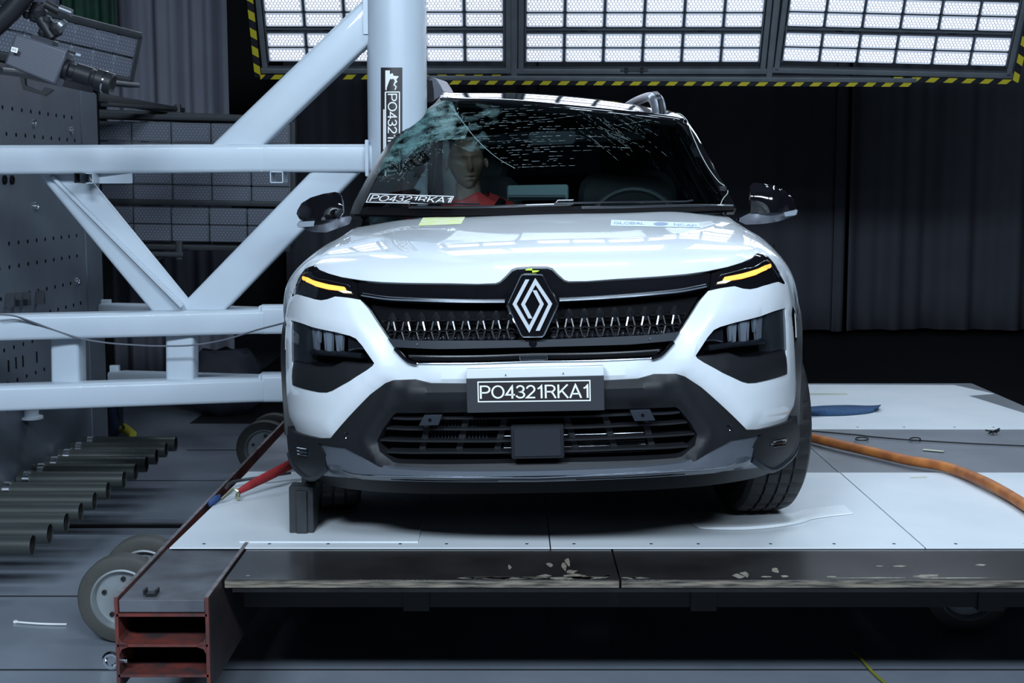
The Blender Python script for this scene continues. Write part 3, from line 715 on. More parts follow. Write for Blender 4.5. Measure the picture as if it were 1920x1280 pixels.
def hoodt(px, py): return S_off(np.array([NS.inv(px, py)]), .006)[0]
for tx, qd in (('GLOBAL', [(1151, 418), (1209, 419.5), (1209, 424), (1151, 423)]), ('NCAP', [(1263, 421.5), (1306, 424), (1307, 428), (1264, 426)])):
    V2, F2 = text2d(tx); qm = quadmap(qd); m = MB(); m.add([hoodt(*qm(s, t)) for s, t in V2], F2); bld(m, 'sticker_lettering', LGB, gs, smooth=0, fixn=False)
m = MB(); pts = [(1239 + 14 * math.cos(t), 422.6 + 3.2 * math.sin(t)) for t in np.linspace(0, 2 * math.pi, 20, endpoint=False)]; m.add([hoodt(*p) for p in pts], [tuple(range(20))]); bld(m, 'sticker_emblem', LGB, gs, fixn=False)
# ================================================================ CAR, upper body and sides
def crush(P):
    P = np.array(P, float); x, y = P[0], P[1]
    if x > -.5: return P
    g = math.exp(-((y - 1.93) / .42) ** 4); tx = -.50 + (x + .5) * .08
    P[0] = x + (tx - x) * g; return P
def crushmb(m): m.v = [tuple(crush(v)) for v in m.v]; return m
def wsf(u, v):
    u = np.asarray(u, float); v = np.asarray(v, float)
    return np.stack([u, .97 + (v - 1.06) * 1.75 + .17 * (np.abs(u) / .65) ** 2.2, v], -1)
WS = Surf(wsf, (-.86, .80), (.98, 1.58), tw, 260, 260)
def wq(px, py, off=0.0): uv = np.array([WS.inv(px, py)]); return (WS.P(uv) + WS.N(uv) * off)[0]
def wuv(L): return [WS.inv(*p) for p in L]
# glass shaders
GLASS = glassmat('windscreen_glass', (.62, .74, .74)); SGLASS = glassmat('side_glass', (.35, .42, .42))
def shattermat(name, th, cov):
    m = mat(name, (.11, .26, .255), .45, var=.4, vscale=40); nt = m.node_tree; b = nt.nodes['Principled BSDF']
    tc = nt.nodes.new('ShaderNodeTexCoord'); outs = []
    for sc_, st in ((120, (1, 1, 1)), (210, (1, 1, 1.6))):
        mp = nt.nodes.new('ShaderNodeMapping'); mp.inputs['Scale'].default_value = st
        nz = nt.nodes.new('ShaderNodeTexNoise'); nz.inputs['Scale'].default_value = 25; nt.links.new(tc.outputs['Object'], nz.inputs['Vector'])
        mv = nt.nodes.new('ShaderNodeMix'); mv.data_type = 'VECTOR'; mv.inputs[0].default_value = .06
        nt.links.new(tc.outputs['Object'], mv.inputs[4]); nt.links.new(nz.outputs['Color'], mv.inputs[5]); nt.links.new(mv.outputs[1], mp.inputs[0])
        v = nt.nodes.new('ShaderNodeTexVoronoi'); v.feature = 'DISTANCE_TO_EDGE'; v.inputs['Scale'].default_value = sc_; nt.links.new(mp.outputs[0], v.inputs['Vector'])
        l = nt.nodes.new('ShaderNodeMath'); l.operation = 'LESS_THAN'; l.inputs[1].default_value = th; nt.links.new(v.outputs['Distance'], l.inputs[0]); outs.append(l)
    mxn = nt.nodes.new('ShaderNodeMath'); mxn.operation = 'MAXIMUM'; nt.links.new(outs[0].outputs[0], mxn.inputs[0]); nt.links.new(outs[1].outputs[0], mxn.inputs[1])
    n2 = nt.nodes.new('ShaderNodeTexNoise'); n2.inputs['Scale'].default_value = 16; n2.inputs['Detail'].default_value = 8; nt.links.new(tc.outputs['Object'], n2.inputs['Vector'])
    r = nt.nodes.new('ShaderNodeValToRGB'); r.color_ramp.elements[0].position = .62 - cov * .4; r.color_ramp.elements[1].position = .85 - cov * .4; nt.links.new(n2.outputs['Fac'], r.inputs[0])
    mu = nt.nodes.new('ShaderNodeMath'); mu.operation = 'MULTIPLY'; nt.links.new(mxn.outputs[0], mu.inputs[0]); nt.links.new(r.outputs[0], mu.inputs[1])
    nt.links.new(mu.outputs[0], b.inputs['Alpha']); return m
SH1 = shattermat('shattered_glass_dense', .095, .62); SH2 = shattermat('shattered_glass_sparse', .04, .30)
glass_px = [(668, 398), (690, 352), (712, 310), (745, 262), (775, 232), (810, 203), (832, 188), (845, 186), (900, 191), (1000, 198), (1100, 208), (1180, 216), (1262, 226), (1284, 240), (1316, 290), (1343, 335),
            (1368, 380), (1371, 393), (1200, 397), (1000, 399), (800, 402)]
m = MB(); patch(m, WS, [wuv(glass_px)], off=0, thick=0, step=.04); wsg = bld(m, 'windshield', GLASS)
m = MB(); patch(m, WS, [wuv([(834, 188), (848, 192), (858, 215), (880, 243), (872, 262), (838, 263), (800, 270), (768, 286), (748, 306), (722, 326), (703, 322), (716, 300), (745, 262), (775, 232), (808, 203)])], off=.004, thick=0, step=.02)
bld(m, 'shattered_zone', SH1, wsg, label='dense teal crazed glass along the crushed pillar')
m = MB(); patch(m, WS, [wuv([(832, 190), (850, 192), (940, 200), (950, 230), (905, 240), (940, 300), (880, 285), (830, 262), (790, 285), (750, 320), (722, 345), (700, 330), (716, 296), (745, 258), (775, 230), (808, 201)])], off=.003, thick=0, step=.02)
bld(m, 'shattered_zone', SH2, wsg, label='loose web of fine teal cracks')
# glinting crack strands
ck = MB(); rng = random.Random(3)
def dash(px0, py0, px1, py1, r):
    a, b = wq(px0, py0, .0035), wq(px1, py1, .0035)
    d = b - a; sd = np.cross(d, (0, -1, 1)); sd = sd / max(np.linalg.norm(sd), 1e-9) * r
    ck.add([a - sd, b - sd * .4, b + sd * .4, a + sd], [(0, 1, 2, 3)])
for k in range(26):
    y0 = 205 + k * 4.6 + rng.uniform(-1, 1); x = 862 + k * 3.2 + rng.uniform(0, 20); xe = 1000 + rng.uniform(0, 110)
    while x < xe:
        L = rng.uniform(3, 16); t = (x - 860) / 240; yy = lambda q: y0 - 10 * math.sin((q - 850) / 260 * 1.2) + .0
        if rng.random() < .55: dash(x, yy(x), x + L, yy(x + L) + rng.uniform(-.6, .6), rng.uniform(.0003, .0008))
        x += L + rng.uniform(1, 9)
for (x0, y0, x1, y1, sag) in ((1010, 243, 1220, 226, 6), (960, 283, 1180, 279, -6), (960, 262, 1130, 258, -4), (900, 232, 1100, 215, 4), (1040, 200, 1240, 232, -5)):
    x = x0
    while x < x1:
        L = rng.uniform(3, 18); f = lambda q: y0 + (y1 - y0) * (q - x0) / (x1 - x0) + sag * math.sin((q - x0) / (x1 - x0) * 3.14)
        if rng.random() < .8: dash(x, f(x), min(x + L, x1), f(min(x + L, x1)), rng.uniform(.0003, .0008))
        x += L + rng.uniform(1, 6)
for k in range(34):
    a = rng.uniform(.35, .75); x0 = rng.uniform(1080, 1200); y0 = rng.uniform(205, 260); L = rng.uniform(20, 90)
    for q in range(5):
        s0 = q / 5; s1 = s0 + rng.uniform(.05, .18); dash(x0 + L * s0 * math.cos(a), y0 + L * s0 * math.sin(a), x0 + L * s1 * math.cos(a), y0 + L * s1 * math.sin(a), .0003)
main = spline([(843, 197), (858, 216), (879, 245), (905, 274), (935, 299), (966, 317)], 8)
for a, b in zip(main[:-1], main[1:]): dash(*a, *b, .0012)
for k in range(240):   # splinters inside the crazed corner
    t = rng.random(); bx = 700 + 150 * t; by = 325 - 132 * t + 12 * math.sin(t * 3); dx = abs(rng.gauss(0, 1)) * (18 + 10 * t); x = bx + dx * .75; y = by + dx * .9; an = rng.uniform(-1.2, 1.2) - .4; L = rng.uniform(1, 6)
    if x < 960 and y < 345: dash(x, y, x + L * math.cos(an), y + L * math.sin(an), rng.uniform(.0003, .0008))
o = bld(ck, 'crack_lines', mat('glass_crack_glint', (.45, .58, .58), .3, var=.5, vscale=90, spec=1), wsg, smooth=0, fixn=False)
o['kind'] = 'stuff'
# black frit band at the bottom, A pillars, header
m = MB(); patch(m, WS, [wuv([(664, 402), (668, 396), (690, 388), (800, 390), (1000, 388), (1200, 386), (1340, 384), (1371, 380), (1376, 394), (1200, 401), (1000, 403), (800, 405)])], off=.002, thick=.01, step=.03); bld(m, 'cowl', PDARK)
pr = [(1262, 222), (1280, 222), (1291, 232), (1305, 252), (1322, 283), (1345, 325), (1366, 362), (1381, 391), (1366, 391), (1350, 362), (1318, 304), (1296, 262), (1276, 236)]
m = MB(); patch(m, WS, [wuv(pr)], off=.006, thick=.03, step=.02, edge=.004); bld(m, 'pillar', GBLACK, label='glossy black front roof pillar')
PDARK2 = mat('satin_black', (.008, .009, .011), .35, var=.1)
m = MB(); patch(m, WS, [wuv([(703, 320), (722, 332), (750, 312), (757, 300), (752, 318), (735, 345), (716, 371), (688, 384), (668, 397), (688, 354)])], off=-.03, thick=.004, step=.02); bld(m, 'pillar_lining', PDARK)
pl_ = [(656, 402), (664, 380), (680, 350), (704, 306), (726, 272), (750, 247), (790, 214), (816, 194), (824, 184), (840, 182), (836, 190), (812, 206), (776, 236), (748, 266), (718, 310), (697, 352), (674, 402)]
m = MB(); patch(m, WS, [wuv(pl_)], off=.006, thick=.03, step=.02, edge=.004); bld(m, 'pillar', PDARK2, label='crushed black front roof pillar beside the column')
m = MB(); patch(m, WS, [wuv([(824, 184), (900, 189), (1000, 196), (1100, 206), (1180, 213), (1262, 222), (1270, 234), (1180, 226), (1100, 217), (1000, 207), (900, 201), (846, 198)])], off=-.004, thick=.01, step=.03); bld(m, 'header_band', PDARK)
# roof : front roll traced on the header, then back over the cabin
top_b = [(826, 186), (860, 190), (930, 192), (1000, 197), (1090, 206), (1180, 215), (1262, 224), (1284, 230)]
top_t = [(836, 177), (866, 177), (930, 177), (1000, 177.5), (1090, 184), (1180, 196), (1262, 213), (1284, 226)]
rows = []
n = 25; B = spline(top_b, 4)[:n + 4]; T = spline(top_t, 4)[:n + 4]
r0 = [wq(*p, .008) for p in B]
r1 = []
for p, q in zip(T, r0):
    yl = q[1] + .70; r1.append(lc(p[0], p[1], yl))
rm = [(a * (1 - k) + b * k) + np.array([0, 0, .018 * math.sin(math.pi * k) ** .8]) for k in (.12, .3, .5, .75) for a, b in zip(r0, r1)]
n_ = len(r0); rows = [r0] + [rm[i * n_:(i + 1) * n_] for i in range(4)] + [r1]
xs = np.linspace(-.60, .58, len(B))
xs = np.linspace(-.54, .52, len(B))
for yl, dz, k in ((3.0, .01, .6), (3.4, -.015, 1), (3.75, -.07, 1)):
    row = []
    for i, x in enumerate(xs):
        xx = r1[i][0] * (1 - k) + x * k; zz = 1.505 + dz - .05 * (abs(x) / .6) ** 2.5; zz = r1[i][2] * (1 - k) * 1 + zz * k
        row.append(crush((xx, yl, zz)))
    rows.append(row)
m = MB(); m.grid(rows); roof = bld(m, 'roof', GBLACK, solid=.02)
# roof rails
def rail(p_front, s, name='roof_rail'):
    pts = [p_front + np.array(q) for q in ((0, 0, -.01), (-.005 * s, .03, .05), (-.015 * s, .07, .088), (-.03 * s, .2, .105), (-.07 * s, .7, .115), (-.11 * s, 1.1, .105), (-.13 * s, 1.28, .07), (-.14 * s, 1.33, -.02))]
    P = spline(pts, 6); m = MB(); rr = []
    for i, p in enumerate(P):
        d = (P[min(i + 1, len(P) - 1)] - P[max(i - 1, 0)]); d = d / np.linalg.norm(d); up = np.cross((1, 0, 0), d); wd = .022 if i > 14 else .030
        rr.append([p + np.array((a * wd, 0, 0)) + up * b * .016 for a, b in ((-1, -1), (1, -1), (1.0, .3), (.5, 1), (-.5, 1), (-1, .3), (-1, -1))])
    m.grid(rr); m.add([rr[0][i] for i in range(6)], [tuple(range(6))])
    o = bld(m, name, SILVER, roof, smooth=50); m = MB()
    m.grid([[p_front + np.array((q[0] + a, q[1], q[2])) for a in (-.006, .016)] for q in ((.004, -.020, -.015), (.002, -.006, .03), (-.002, .020, .07), (-.01, .05, .10), (-.02, .10, .118))]); bld(m, 'rail_foot', PBLACK, o, solid=.004, fixn=False)
pf = lc(1238, 221, float(r0[-3][1]) + .10); rail(pf, 1)
pf2 = lc(812, 184, float(r1[0][1]) + .06); 
m = MB(); q = [lc(x, y, pf2[1]) for x, y in ((796, 192), (799, 160), (806, 147), (813, 145), (818, 148), (826, 160), (832, 172), (826, 182), (812, 190))]
m.prism(q, (0.03, .25, .0)); o = bld(m, 'roof_rail', SILVER, roof, bevel=.004, label='broken rail end pushed up against the column')
m = MB(); q = [lc(x, y, pf2[1] - .004) for x, y in ((795, 194), (797, 162), (802, 152), (810, 150), (813, 168), (814, 186))]; m.prism(q, (0, .06, 0)); bld(m, 'rail_foot', PBLACK, o)
# side skins
def sidepatch(loops, x_of, s, name, mt, thick=.01, step=.05, parent=car, off=0, cr=True, lab=None):
    L = [[np.array(p, float) for p in l] for l in loops]; yz, T, _ = triang(L, step)
    P = np.array([(s * (x_of(y, z) + off), y, z) for y, z in yz]); N = np.tile((float(s), 0, 0), (len(P), 1)); m = MB(); pshell(m, P, T, N, thick)
    if s < 0 and cr: crushmb(m)
    return bld(m, name, mt, parent, smooth=35, label=lab)
def xside(y, z):
    bulge = .035 * ((z - .62) / .42) ** 2 if z > .62 else .012 * ((.62 - z) / .3)
    k = min(max((y - 1.05) / .4, 0), 1)
    if y < .75: return HW * (1 - (1 - max(y, .05) / .75) ** 2.4) ** (1 / 3.2) - (.012 * ((.62 - z) / .3) if z < .62 else 0)
    rear = .10 * max(0, (y - 3.2) / .8) ** 2
    return HW - bulge * (k if z > .62 else 1) - rear
def circ(cy, cz, r, a0, a1, n=12): return [(cy + r * math.cos(R_(a0 + (a1 - a0) * i / n)), cz + r * math.sin(R_(a0 + (a1 - a0) * i / n))) for i in range(n + 1)]
ys = lambda v: (float(nose(1, v)[1]), float(nose(1, v)[2]))
topc = [ys(v) for v in np.linspace(vz(.62), vrear, 10)]
AX0, AX1, WZ = .83, 3.43, .335
body_o = topc + [(1.35, .83), (2.2, .87), (3.2, .90), (3.85, .92), (3.98, .8), (4.0, .55), (3.95, .45)] + circ(AX1, WZ, .40, 25, 155)[0:] + [(2.95, .42), (1.4, .42)] + circ(AX0, WZ, .40, 15, 120)
clad_o = circ(AX0, WZ, .415, 15, 135) + circ(AX0, WZ, .345, 135, -12)
for s in (1, -1):
    sidepatch([body_o], xside, s, 'body_side', WHITE)
    sidepatch([circ(AX0, WZ, .43, 175, -10, 16) + circ(AX0, WZ, .345, -10, 175, 16)], lambda y, z: xside(y, .62), s, 'wheel_arch_trim', PBLACK, thick=.06, off=.012, cr=False)
    sidepatch([circ(AX1, WZ, .43, 190, -10, 16) + circ(AX1, WZ, .345, -10, 190, 16)], xside, s, 'wheel_arch_trim', PBLACK, thick=.06, off=.006, cr=False)
    sidepatch([[(1.2, .22), (3.06, .22), (3.02, .42), (1.24, .42)]], xside, s, 'sill_cladding', PBLACK, thick=.03, off=.008)
    # doors drawn as shut-lines
    for yy0, yy1 in ((1.18, 2.22), (2.22, 3.1)):
        m = MB(); m.tube([np.array((s * (xside(y, z) + .0), y, z)) for y, z in ((yy1, .97), (yy1, .45), (yy0, .45), (yy0, .93))], .003, 6); crushmb(m) if s < 0 else 0; bld(m, 'door_gap', PDARK)
    for yy in (2.05, 2.92):
        m = MB(); p = np.array((s * (xside(yy, .84) + .02), yy, .84)); m.rbox(p, (.03, .18, .03), .01); crushmb(m) if s < 0 else 0; bld(m, 'door_handle', WHITE)
# side glass and pillars
cant = [(1.52, .55, 1.36), (1.85, .515, 1.44), (2.4, .52, 1.465), (3.1, .52, 1.45), (3.7, .50, 1.37)]
belt = [(1.10, .69, 1.0), (1.5, .74, .985), (2.3, .765, .985), (3.1, .75, 1.0), (3.72, .70, 1.0)]
for s in (1, -1):
    def ln(q): return np.array((s * q[1], q[0], q[2]))
    w1, w2 = (wq(1313, 282), wq(1283, 236)) if s > 0 else (wq(722, 306), wq(818, 196))
    cant = [(w1[1] + .05, abs(w1[0]), w1[2] - .015), (w2[1] + .10, abs(w2[0]), w2[2] - .02), (2.4, .52, 1.465), (3.1, .52, 1.45), (3.7, .50, 1.37)]
    cs = spline([ln(c) for c in cant], 5); bs = spline([ln(c) for c in belt], 5)
    m = MB(); m.grid([bs, [a * .5 + b * .5 + np.array((s * .02, 0, 0)) for a, b in zip(bs, cs)], cs]); crushmb(m) if s < 0 else 0
    bld(m, 'side_window', SGLASS, fixn=False, solid=.004)
    zt_ = lambda y: float(np.interp(y, [1.0, 1.35, 2.2, 3.2, 3.85], [.80, .83, .87, .90, .92])) - .01; sh = [np.array((s * xside(b[1], zt_(b[1])), b[1], zt_(b[1]))) for b in bs]; m = MB(); m.grid([sh, [a * .3 + b * .7 + np.array((s * .015, 0, 0)) for a, b in zip(sh, bs)], bs]); crushmb(m) if s < 0 else 0; bld(m, 'shoulder', WHITE, solid=.006, fixn=False)
    m = MB(); m.tube([wsf(s * .66, 1.36) if 0 else c for c in cs], .022, 8); crushmb(m) if s < 0 else 0; bld(m, 'roof_side_rail', GBLACK)
    for i, wd in ((8, .03), (14, .03), (20, .07)):
        a, b = bs[min(i, 20)], cs[min(i, 20)]; m = MB(); m.beam(a, b, wd * 2, .03, .008, up=(1, 0, 0)); crushmb(m) if s < 0 else 0; bld(m, 'pillar', GBLACK)
# tail
CABIN = mat('cabin_dark_trim', (.02, .022, .025), .6, var=.2, vscale=10, bump=.1)
m = MB(); m.grid([[(x, 4.0 - .12 * (abs(x) / .8) ** 3, z) for x in np.linspace(-.82, .82, 9)] for z in (.3, .6, .98)]); bld(m, 'tailgate', WHITE, solid=.02)
m = MB(); m.grid([[(x, 3.86 - .10 * (abs(x) / .8) ** 3, z) for x in np.linspace(-.78, .78, 9)] for z in (.3, .6, .99)]); bld(m, 'tailgate_lining', CABIN, solid=.01)
m = MB(); m.grid([[(x * .95, 3.95 - .1 * (abs(x) / .8) ** 3, 1.0), ] for x in ()] or [[(x, 3.93, 1.0) for x in np.linspace(-.70, .70, 5)], [(x * .82, 3.76, 1.42) for x in np.linspace(-.70, .70, 5)]]); bld(m, 'rear_window', SGLASS, fixn=False)
m = MB(); m.box((0, 2.2, .30), (1.56, 3.2, .04)); bld(m, 'underbody', PDARK)
m = MB(); m.grid([[(x, 1.02, z) for x in np.linspace(-.70, .70, 5)] for z in (.2, .6, .98)]); bld(m, 'bulkhead', PDARK, solid=.02)
# cabin
SEAT = mat('seat_fabric', (.018, .019, .022), .85, var=.2, vscale=30, bump=.3, bscale=200)
m = MB(); m.grid([[(x, y + .1 * (abs(x) / .65) ** 2, z + (.035 * math.exp(-((x - .36) / .18) ** 2) if y > 1.25 else 0)) for x in np.linspace(-.66, .70, 21)] for y, z in ((1.0, 1.035), (1.15, 1.05), (1.3, 1.045), (1.5, 1.03), (1.56, .95), (1.58, .6))]); crushmb(m); dash_o = bld(m, 'dashboard', CABIN, solid=.01)
m = MB(); c = Vector((.37, 1.72, .98)); ax = Vector((0, -.9, .42)).normalized(); R = .185
a1 = Vector((1, 0, 0)); b1 = ax.cross(a1); m.tube([c + a1 * R * math.cos(t) + b1 * R * math.sin(t) for t in np.linspace(0, 2 * math.pi, 33)], .014, 8); sw = bld(m, 'steering_wheel', CABIN)
m = MB(); m.beam(c - a1 * R, c + a1 * R, .03, .03, .008); m.beam(c, c + b1 * -R, .03, .03, .008); m.cyl(c, c + ax * .03, .06); bld(m, 'wheel_spokes', CABIN, sw)
for (x, y, hw) in ((.37, 2.15, .23), (-.32, 2.2, .19), (.0, 3.0, .6)):
    st = MB(); st.rbox((x, y, .62), (hw * 2, .5, .14), .05); st.rbox((x, y + .27, .92), (hw * 2, .13, .62), .10, rot=Matrix.Rotation(R_(-12), 3, 'X')); s_ = bld(st, 'seat', SEAT)
    for hx in ((x,) if hw < .5 else (-.38, .38)):
        m = MB(); m.rbox((hx, y + .36, 1.29 if hw < .5 else 1.22), (.25, .09, .17), .05); bld(m, 'headrest', SEAT, s_)
m = MB(); c = wq(1035, 258) + np.array([0, .10, 0]); m.rbox(c, (.20, .03, .055), .02); bld(m, 'rear_view_mirror', GGREY)
m = MB(); poly = [(831, 258), (842, 266), (844, 307), (866, 350), (857, 374), (834, 374), (829, 312)]
pillow(m, poly, .03, lambda x, y, h: pt(x, y, 6.26) + np.array([0, -h, 0]), step=6, back=.02); m.build('side_curtain_airbag', mat('airbag_cloth', (.42, .46, .46), .8, var=.1), car)
# wipers
for pts in ([(1371, 394), (1290, 393), (1180, 396), (1090, 397.5)], [(1070, 391), (1040, 392), (900, 396), (770, 396)]):
    m = MB(); m.tube([wq(*p, .018) for p in spline(pts, 5)], .006, 6); wp = bld(m, 'wiper', GGREY)
for pts in ([(1296, 386), (1283, 388), (1090, 391), (1050, 392)], [(1075, 386.5), (1046, 387), (1040, 392), (1075, 393)], [(770, 395), (774, 386), (812, 391), (900, 393)]):
    m = MB(); m.tube([wq(*p, .024) for p in pts], .004, 6); bld(m, 'wiper_arm', GGREY)
# label on the windscreen
WLq = [(696.3, 367.5), (852.7, 373), (844.8, 388.7), (688, 384.6)]
m = MB(); f = quadmap(WLq); m.grid([[wq(*f(s, t), .012) for s in np.linspace(0, 1, 12)] for t in (0, .5, 1)]); wl = bld(m, 'windshield_label', INKB, fixn=False)
frame_mesh(WLq, 1.6, lambda x, y: wq(x, y, .013), 'label_border', WTXT, wl, world=False)
qm = quadmap([(701.5, 370.3), (849, 375.5), (843, 386), (694.5, 382)]); m = MB(); m.add([wq(*qm(s, t), .0135) for s, t in TV], TF); bld(m, 'label_lettering', WTXT, wl, smooth=0, fixn=False)
# door mirrors
def pxpillow(poly, Y, H, name, mt, par, step=4, back=.05, **k):
    m = MB(); pillow(m, poly, H, lambda x, y, h: pt(x, y, Y) * 1.0 + np.array([0, -h, 0]), step=step, back=back); return m.build(name, mt, par, **k)
capR = [(1405, 350), (1409, 344), (1416, 342), (1440, 345), (1462, 352), (1480, 365), (1489, 376), (1492, 388), (1491, 394), (1470, 397), (1420, 400), (1407, 400)]
skR = [(1396, 404), (1407, 399), (1420, 399), (1470, 396), (1491, 391), (1496, 394), (1494, 402), (1478, 409), (1455, 416), (1425, 420), (1398, 421), (1380, 412)]
capL = [(564, 413), (558.3, 400), (560.6, 393), (568.6, 380.4), (585.8, 370), (608.8, 363), (629.4, 359.5), (638.5, 362), (643, 373.5), (644.8, 397.6), (637.4, 409), (597, 413.6)]
skL = [(556.6, 420.5), (561.8, 414), (600, 411), (640, 407), (662, 404), (655, 420), (613, 435.4), (589, 435), (575.5, 432), (569.8, 427.4), (559.5, 426)]
for cap, sk_, Y, lp in ((capR, skR, 5.52, [(1470, 398), (1492, 393), (1495, 396), (1492, 403), (1472, 406)]), (capL, skL, 5.42, [(557.5, 420), (563, 415.5), (590, 414), (588, 424), (561, 426)])):
    dm = pxpillow(cap, Y, .075, 'door_mirror', GBLACK, car, step=5, back=.05)
    pxpillow(sk_, Y + .005, .06, 'mirror_base', SILVER, dm, step=5, back=.05)
    pxpillow(lp, Y - .045, .018, 'mirror_turn_lamp', mat('clear_plastic_grey', (.28, .32, .36), .15, coat=1, var=.05), dm, step=4, back=.02)
# wheels
TREADR = .335
def carwheel(c, steer, s):
    c = Vector(c); ax = Vector((s * math.cos(R_(steer)), s * math.sin(R_(steer)), 0)) if True else None
    ax = Vector((math.cos(R_(steer)), math.sin(R_(steer)), 0)) * s
    W = .105; prof = [(.225, -W * .80), (.27, -W), (.31, -W * .98), (.327, -W * .86), (.333, -W * .66), (.333, -W * .50), (.325, -W * .48), (.325, -W * .42), (.334, -W * .40), (.335, -W * .08), (.327, -W * .06), (.327, W * .0),
                      (.335, W * .02), (.334, W * .32), (.326, W * .34), (.326, W * .40), (.333, W * .42), (.333, W * .66), (.327, W * .86), (.31, W * .98), (.27, W), (.225, W * .8)]
    def fn(i, k, r): return r - (.006 if (i % 5 == 0 and r > .3318) else 0)
    m = MB(); m.lathe(c, ax, prof, 170, fn=fn); t = m.build('wheel', RUBBER, car, smooth=25)
    m = MB(); m.lathe(c, ax, [(.225, -W * .8), (.215, -.02), (.215, .05), (.228, W * .82), (.2, W * .7), (.19, .05), (.05, .045), (.03, .06), (.001, .06)], 48); r = m.build('rim', SILVER, t, smooth=40)
    m = MB(); u = ax.orthogonal().normalized(); v = ax.cross(u)
    for k in range(5):
        a = 2 * math.pi * k / 5; d = u * math.cos(a) + v * math.sin(a); m.beam(c + ax * .07 + d * .03, c + ax * .075 + d * .215, .05, .03, .01, up=ax)
    m.build('rim_spokes', CHROME, r)
WZW = .452 + TREADR
carwheel((.872, 4.05 + AX0, WZW), 9, 1); carwheel((-.665, 4.05 + AX0 + .03, WZW), 9, -1)
carwheel((1.0, 7.47, WZW), 0, 1); carwheel((-.52, 7.5, WZW), 0, -1)
# cable taped to the windscreen
cb = spline([(1262, 222), (1272, 222), (1282, 230), (1287, 238), (1293, 256), (1303, 280), (1312, 300), (1326, 325), (1343, 348), (1355, 357.5)], 6)
m = MB(); m.tube([tw(wq(*p, .022)) for p in cb], .0016, 6)
m.tube([tw(wq(*p, .022)) for p in spline([(1361, 366), (1360, 372), (1352, 382), (1347, 394)], 5)], .0016, 6)
CBL = mat('pale_cable', (.42, .48, .42), .5, var=.1)
cbt = thing('cable', 'thin pale cable running down the right side of the windscreen to the bonnet', 'cable', tw(wq(1347, 394, .02)))
m.build('wire', CBL, cbt, fixn=False)
m = MB(); m.rbox(tw(wq(1352, 362, .02)), (.028, .02, .018), .004); m.build('clip', PBLACK, cbt)
# ---------------------------------------------------------------- crash-test dummy
SKIN = mat('dummy_skin', (.22, .145, .105), .5, var=.25, vscale=20); RED = mat('red_shirt', (.45, .03, .03), .8, var=.3, vscale=14, bump=.3, bscale=40)
hc = pt(874, 306, 6.02)
dm = thing('test_dummy', 'crash-test dummy in a red shirt seated behind the shattered windscreen', 'test dummy', (hc[0] + .03, hc[1], hc[2] - .6))
def head(c, H):
    m = MB(); nu, nv = 80, 64; V = []; c = Vector(c); rot = Matrix.Rotation(R_(12), 3, 'Z') @ Matrix.Rotation(R_(-4), 3, 'Y')
    for j in range(nv + 1):
        ph = math.pi * j / nv; zz = math.cos(ph)
        for i in range(nu):
            th = 2 * math.pi * i / nu; r = math.sin(ph); x = r * math.sin(th); y = -r * math.cos(th)
            X = x * .078; Y = y * .098; Z = zz * .118
            if zz < 0: k = 1 + zz * .38; X *= k; Y *= (1 + zz * .12)
            if y < -.2:
                f = max(0, -y)
                g = lambda a, b, sx, sz: math.exp(-((X - a) / sx) ** 2 - ((Z - b) / sz) ** 2)
                Y -= .030 * g(0, -.022, .010, .016) + .014 * g(0, .0, .008, .022)
                Y += .018 * (g(.03, .012, .019, .013) + g(-.03, .012, .019, .013))
                Y -= .010 * (g(.03, .012, .010, .007) + g(-.03, .012, .010, .007))
                Y -= .010 * g(0, .034, .05, .010); Y -= .009 * g(0, -.053, .022, .006) + .009 * g(0, -.070, .018, .006); Y += .010 * g(0, -.0615, .024, .004)
                Y -= .010 * g(0, -.098, .02, .014); Y += .004 * (g(.045, -.04, .018, .025) + g(-.045, -.04, .018, .025))
            V.append(c + rot @ Vector((X, Y, Z)))
    Fs = [(j * nu + i, j * nu + (i + 1) % nu, (j + 1) * nu + (i + 1) % nu, (j + 1) * nu + i) for j in range(nv) for i in range(nu)]
    m.add(V, Fs)
    for s in (-1, 1):   # ears
        e = c + rot @ Vector((s * .078, .005, -.005)); m.lathe(e, rot @ Vector((s, .3, 0)), [(.004, .0), (.016, .004), (.022, .012), (.018, .014), (.008, .006)], 14)
    return m
bd = head(hc, .24)
bd.tube([hc + np.array(q) for q in ((0.005, .02, -.08), (.01, .03, -.13), (.012, .035, -.17))], .055, 16, rf=lambda t: .052 + .01 * t)
bd.build('body', SKIN, dm, smooth=60)
m = MB(); rows = []
for z, wx, wy, yo in ((-.135, .06, .06, .03), (-.15, .11, .08, .035), (-.175, .185, .10, .05), (-.23, .215, .12, .06), (-.35, .20, .13, .06), (-.5, .18, .12, .05), (-.62, .19, .13, .05)):
    rows.append([hc + np.array((.05 + .86 * wx * math.cos(t), yo + wy * math.sin(t), z + .01 * math.sin(3 * t))) for t in np.linspace(0, 2 * math.pi, 33)])
m.grid(rows)
for s in (-1, 1): m.tube([hc + np.array(q) for q in ((.05 + s * .13, .05, -.2), (.05 + s * .15, .0, -.34), (.06 + s * .14, -.10, -.45))], .045, 12)
m.build('shirt', RED, dm, smooth=60)
m = MB(); m.tube([hc + np.array(q) for q in ((.16, -.03, -.16), (.08, -.085, -.27), (-.05, -.09, -.42), (-.14, -.06, -.55))], .02, 6); m.build('seat_belt', PDARK, dm)
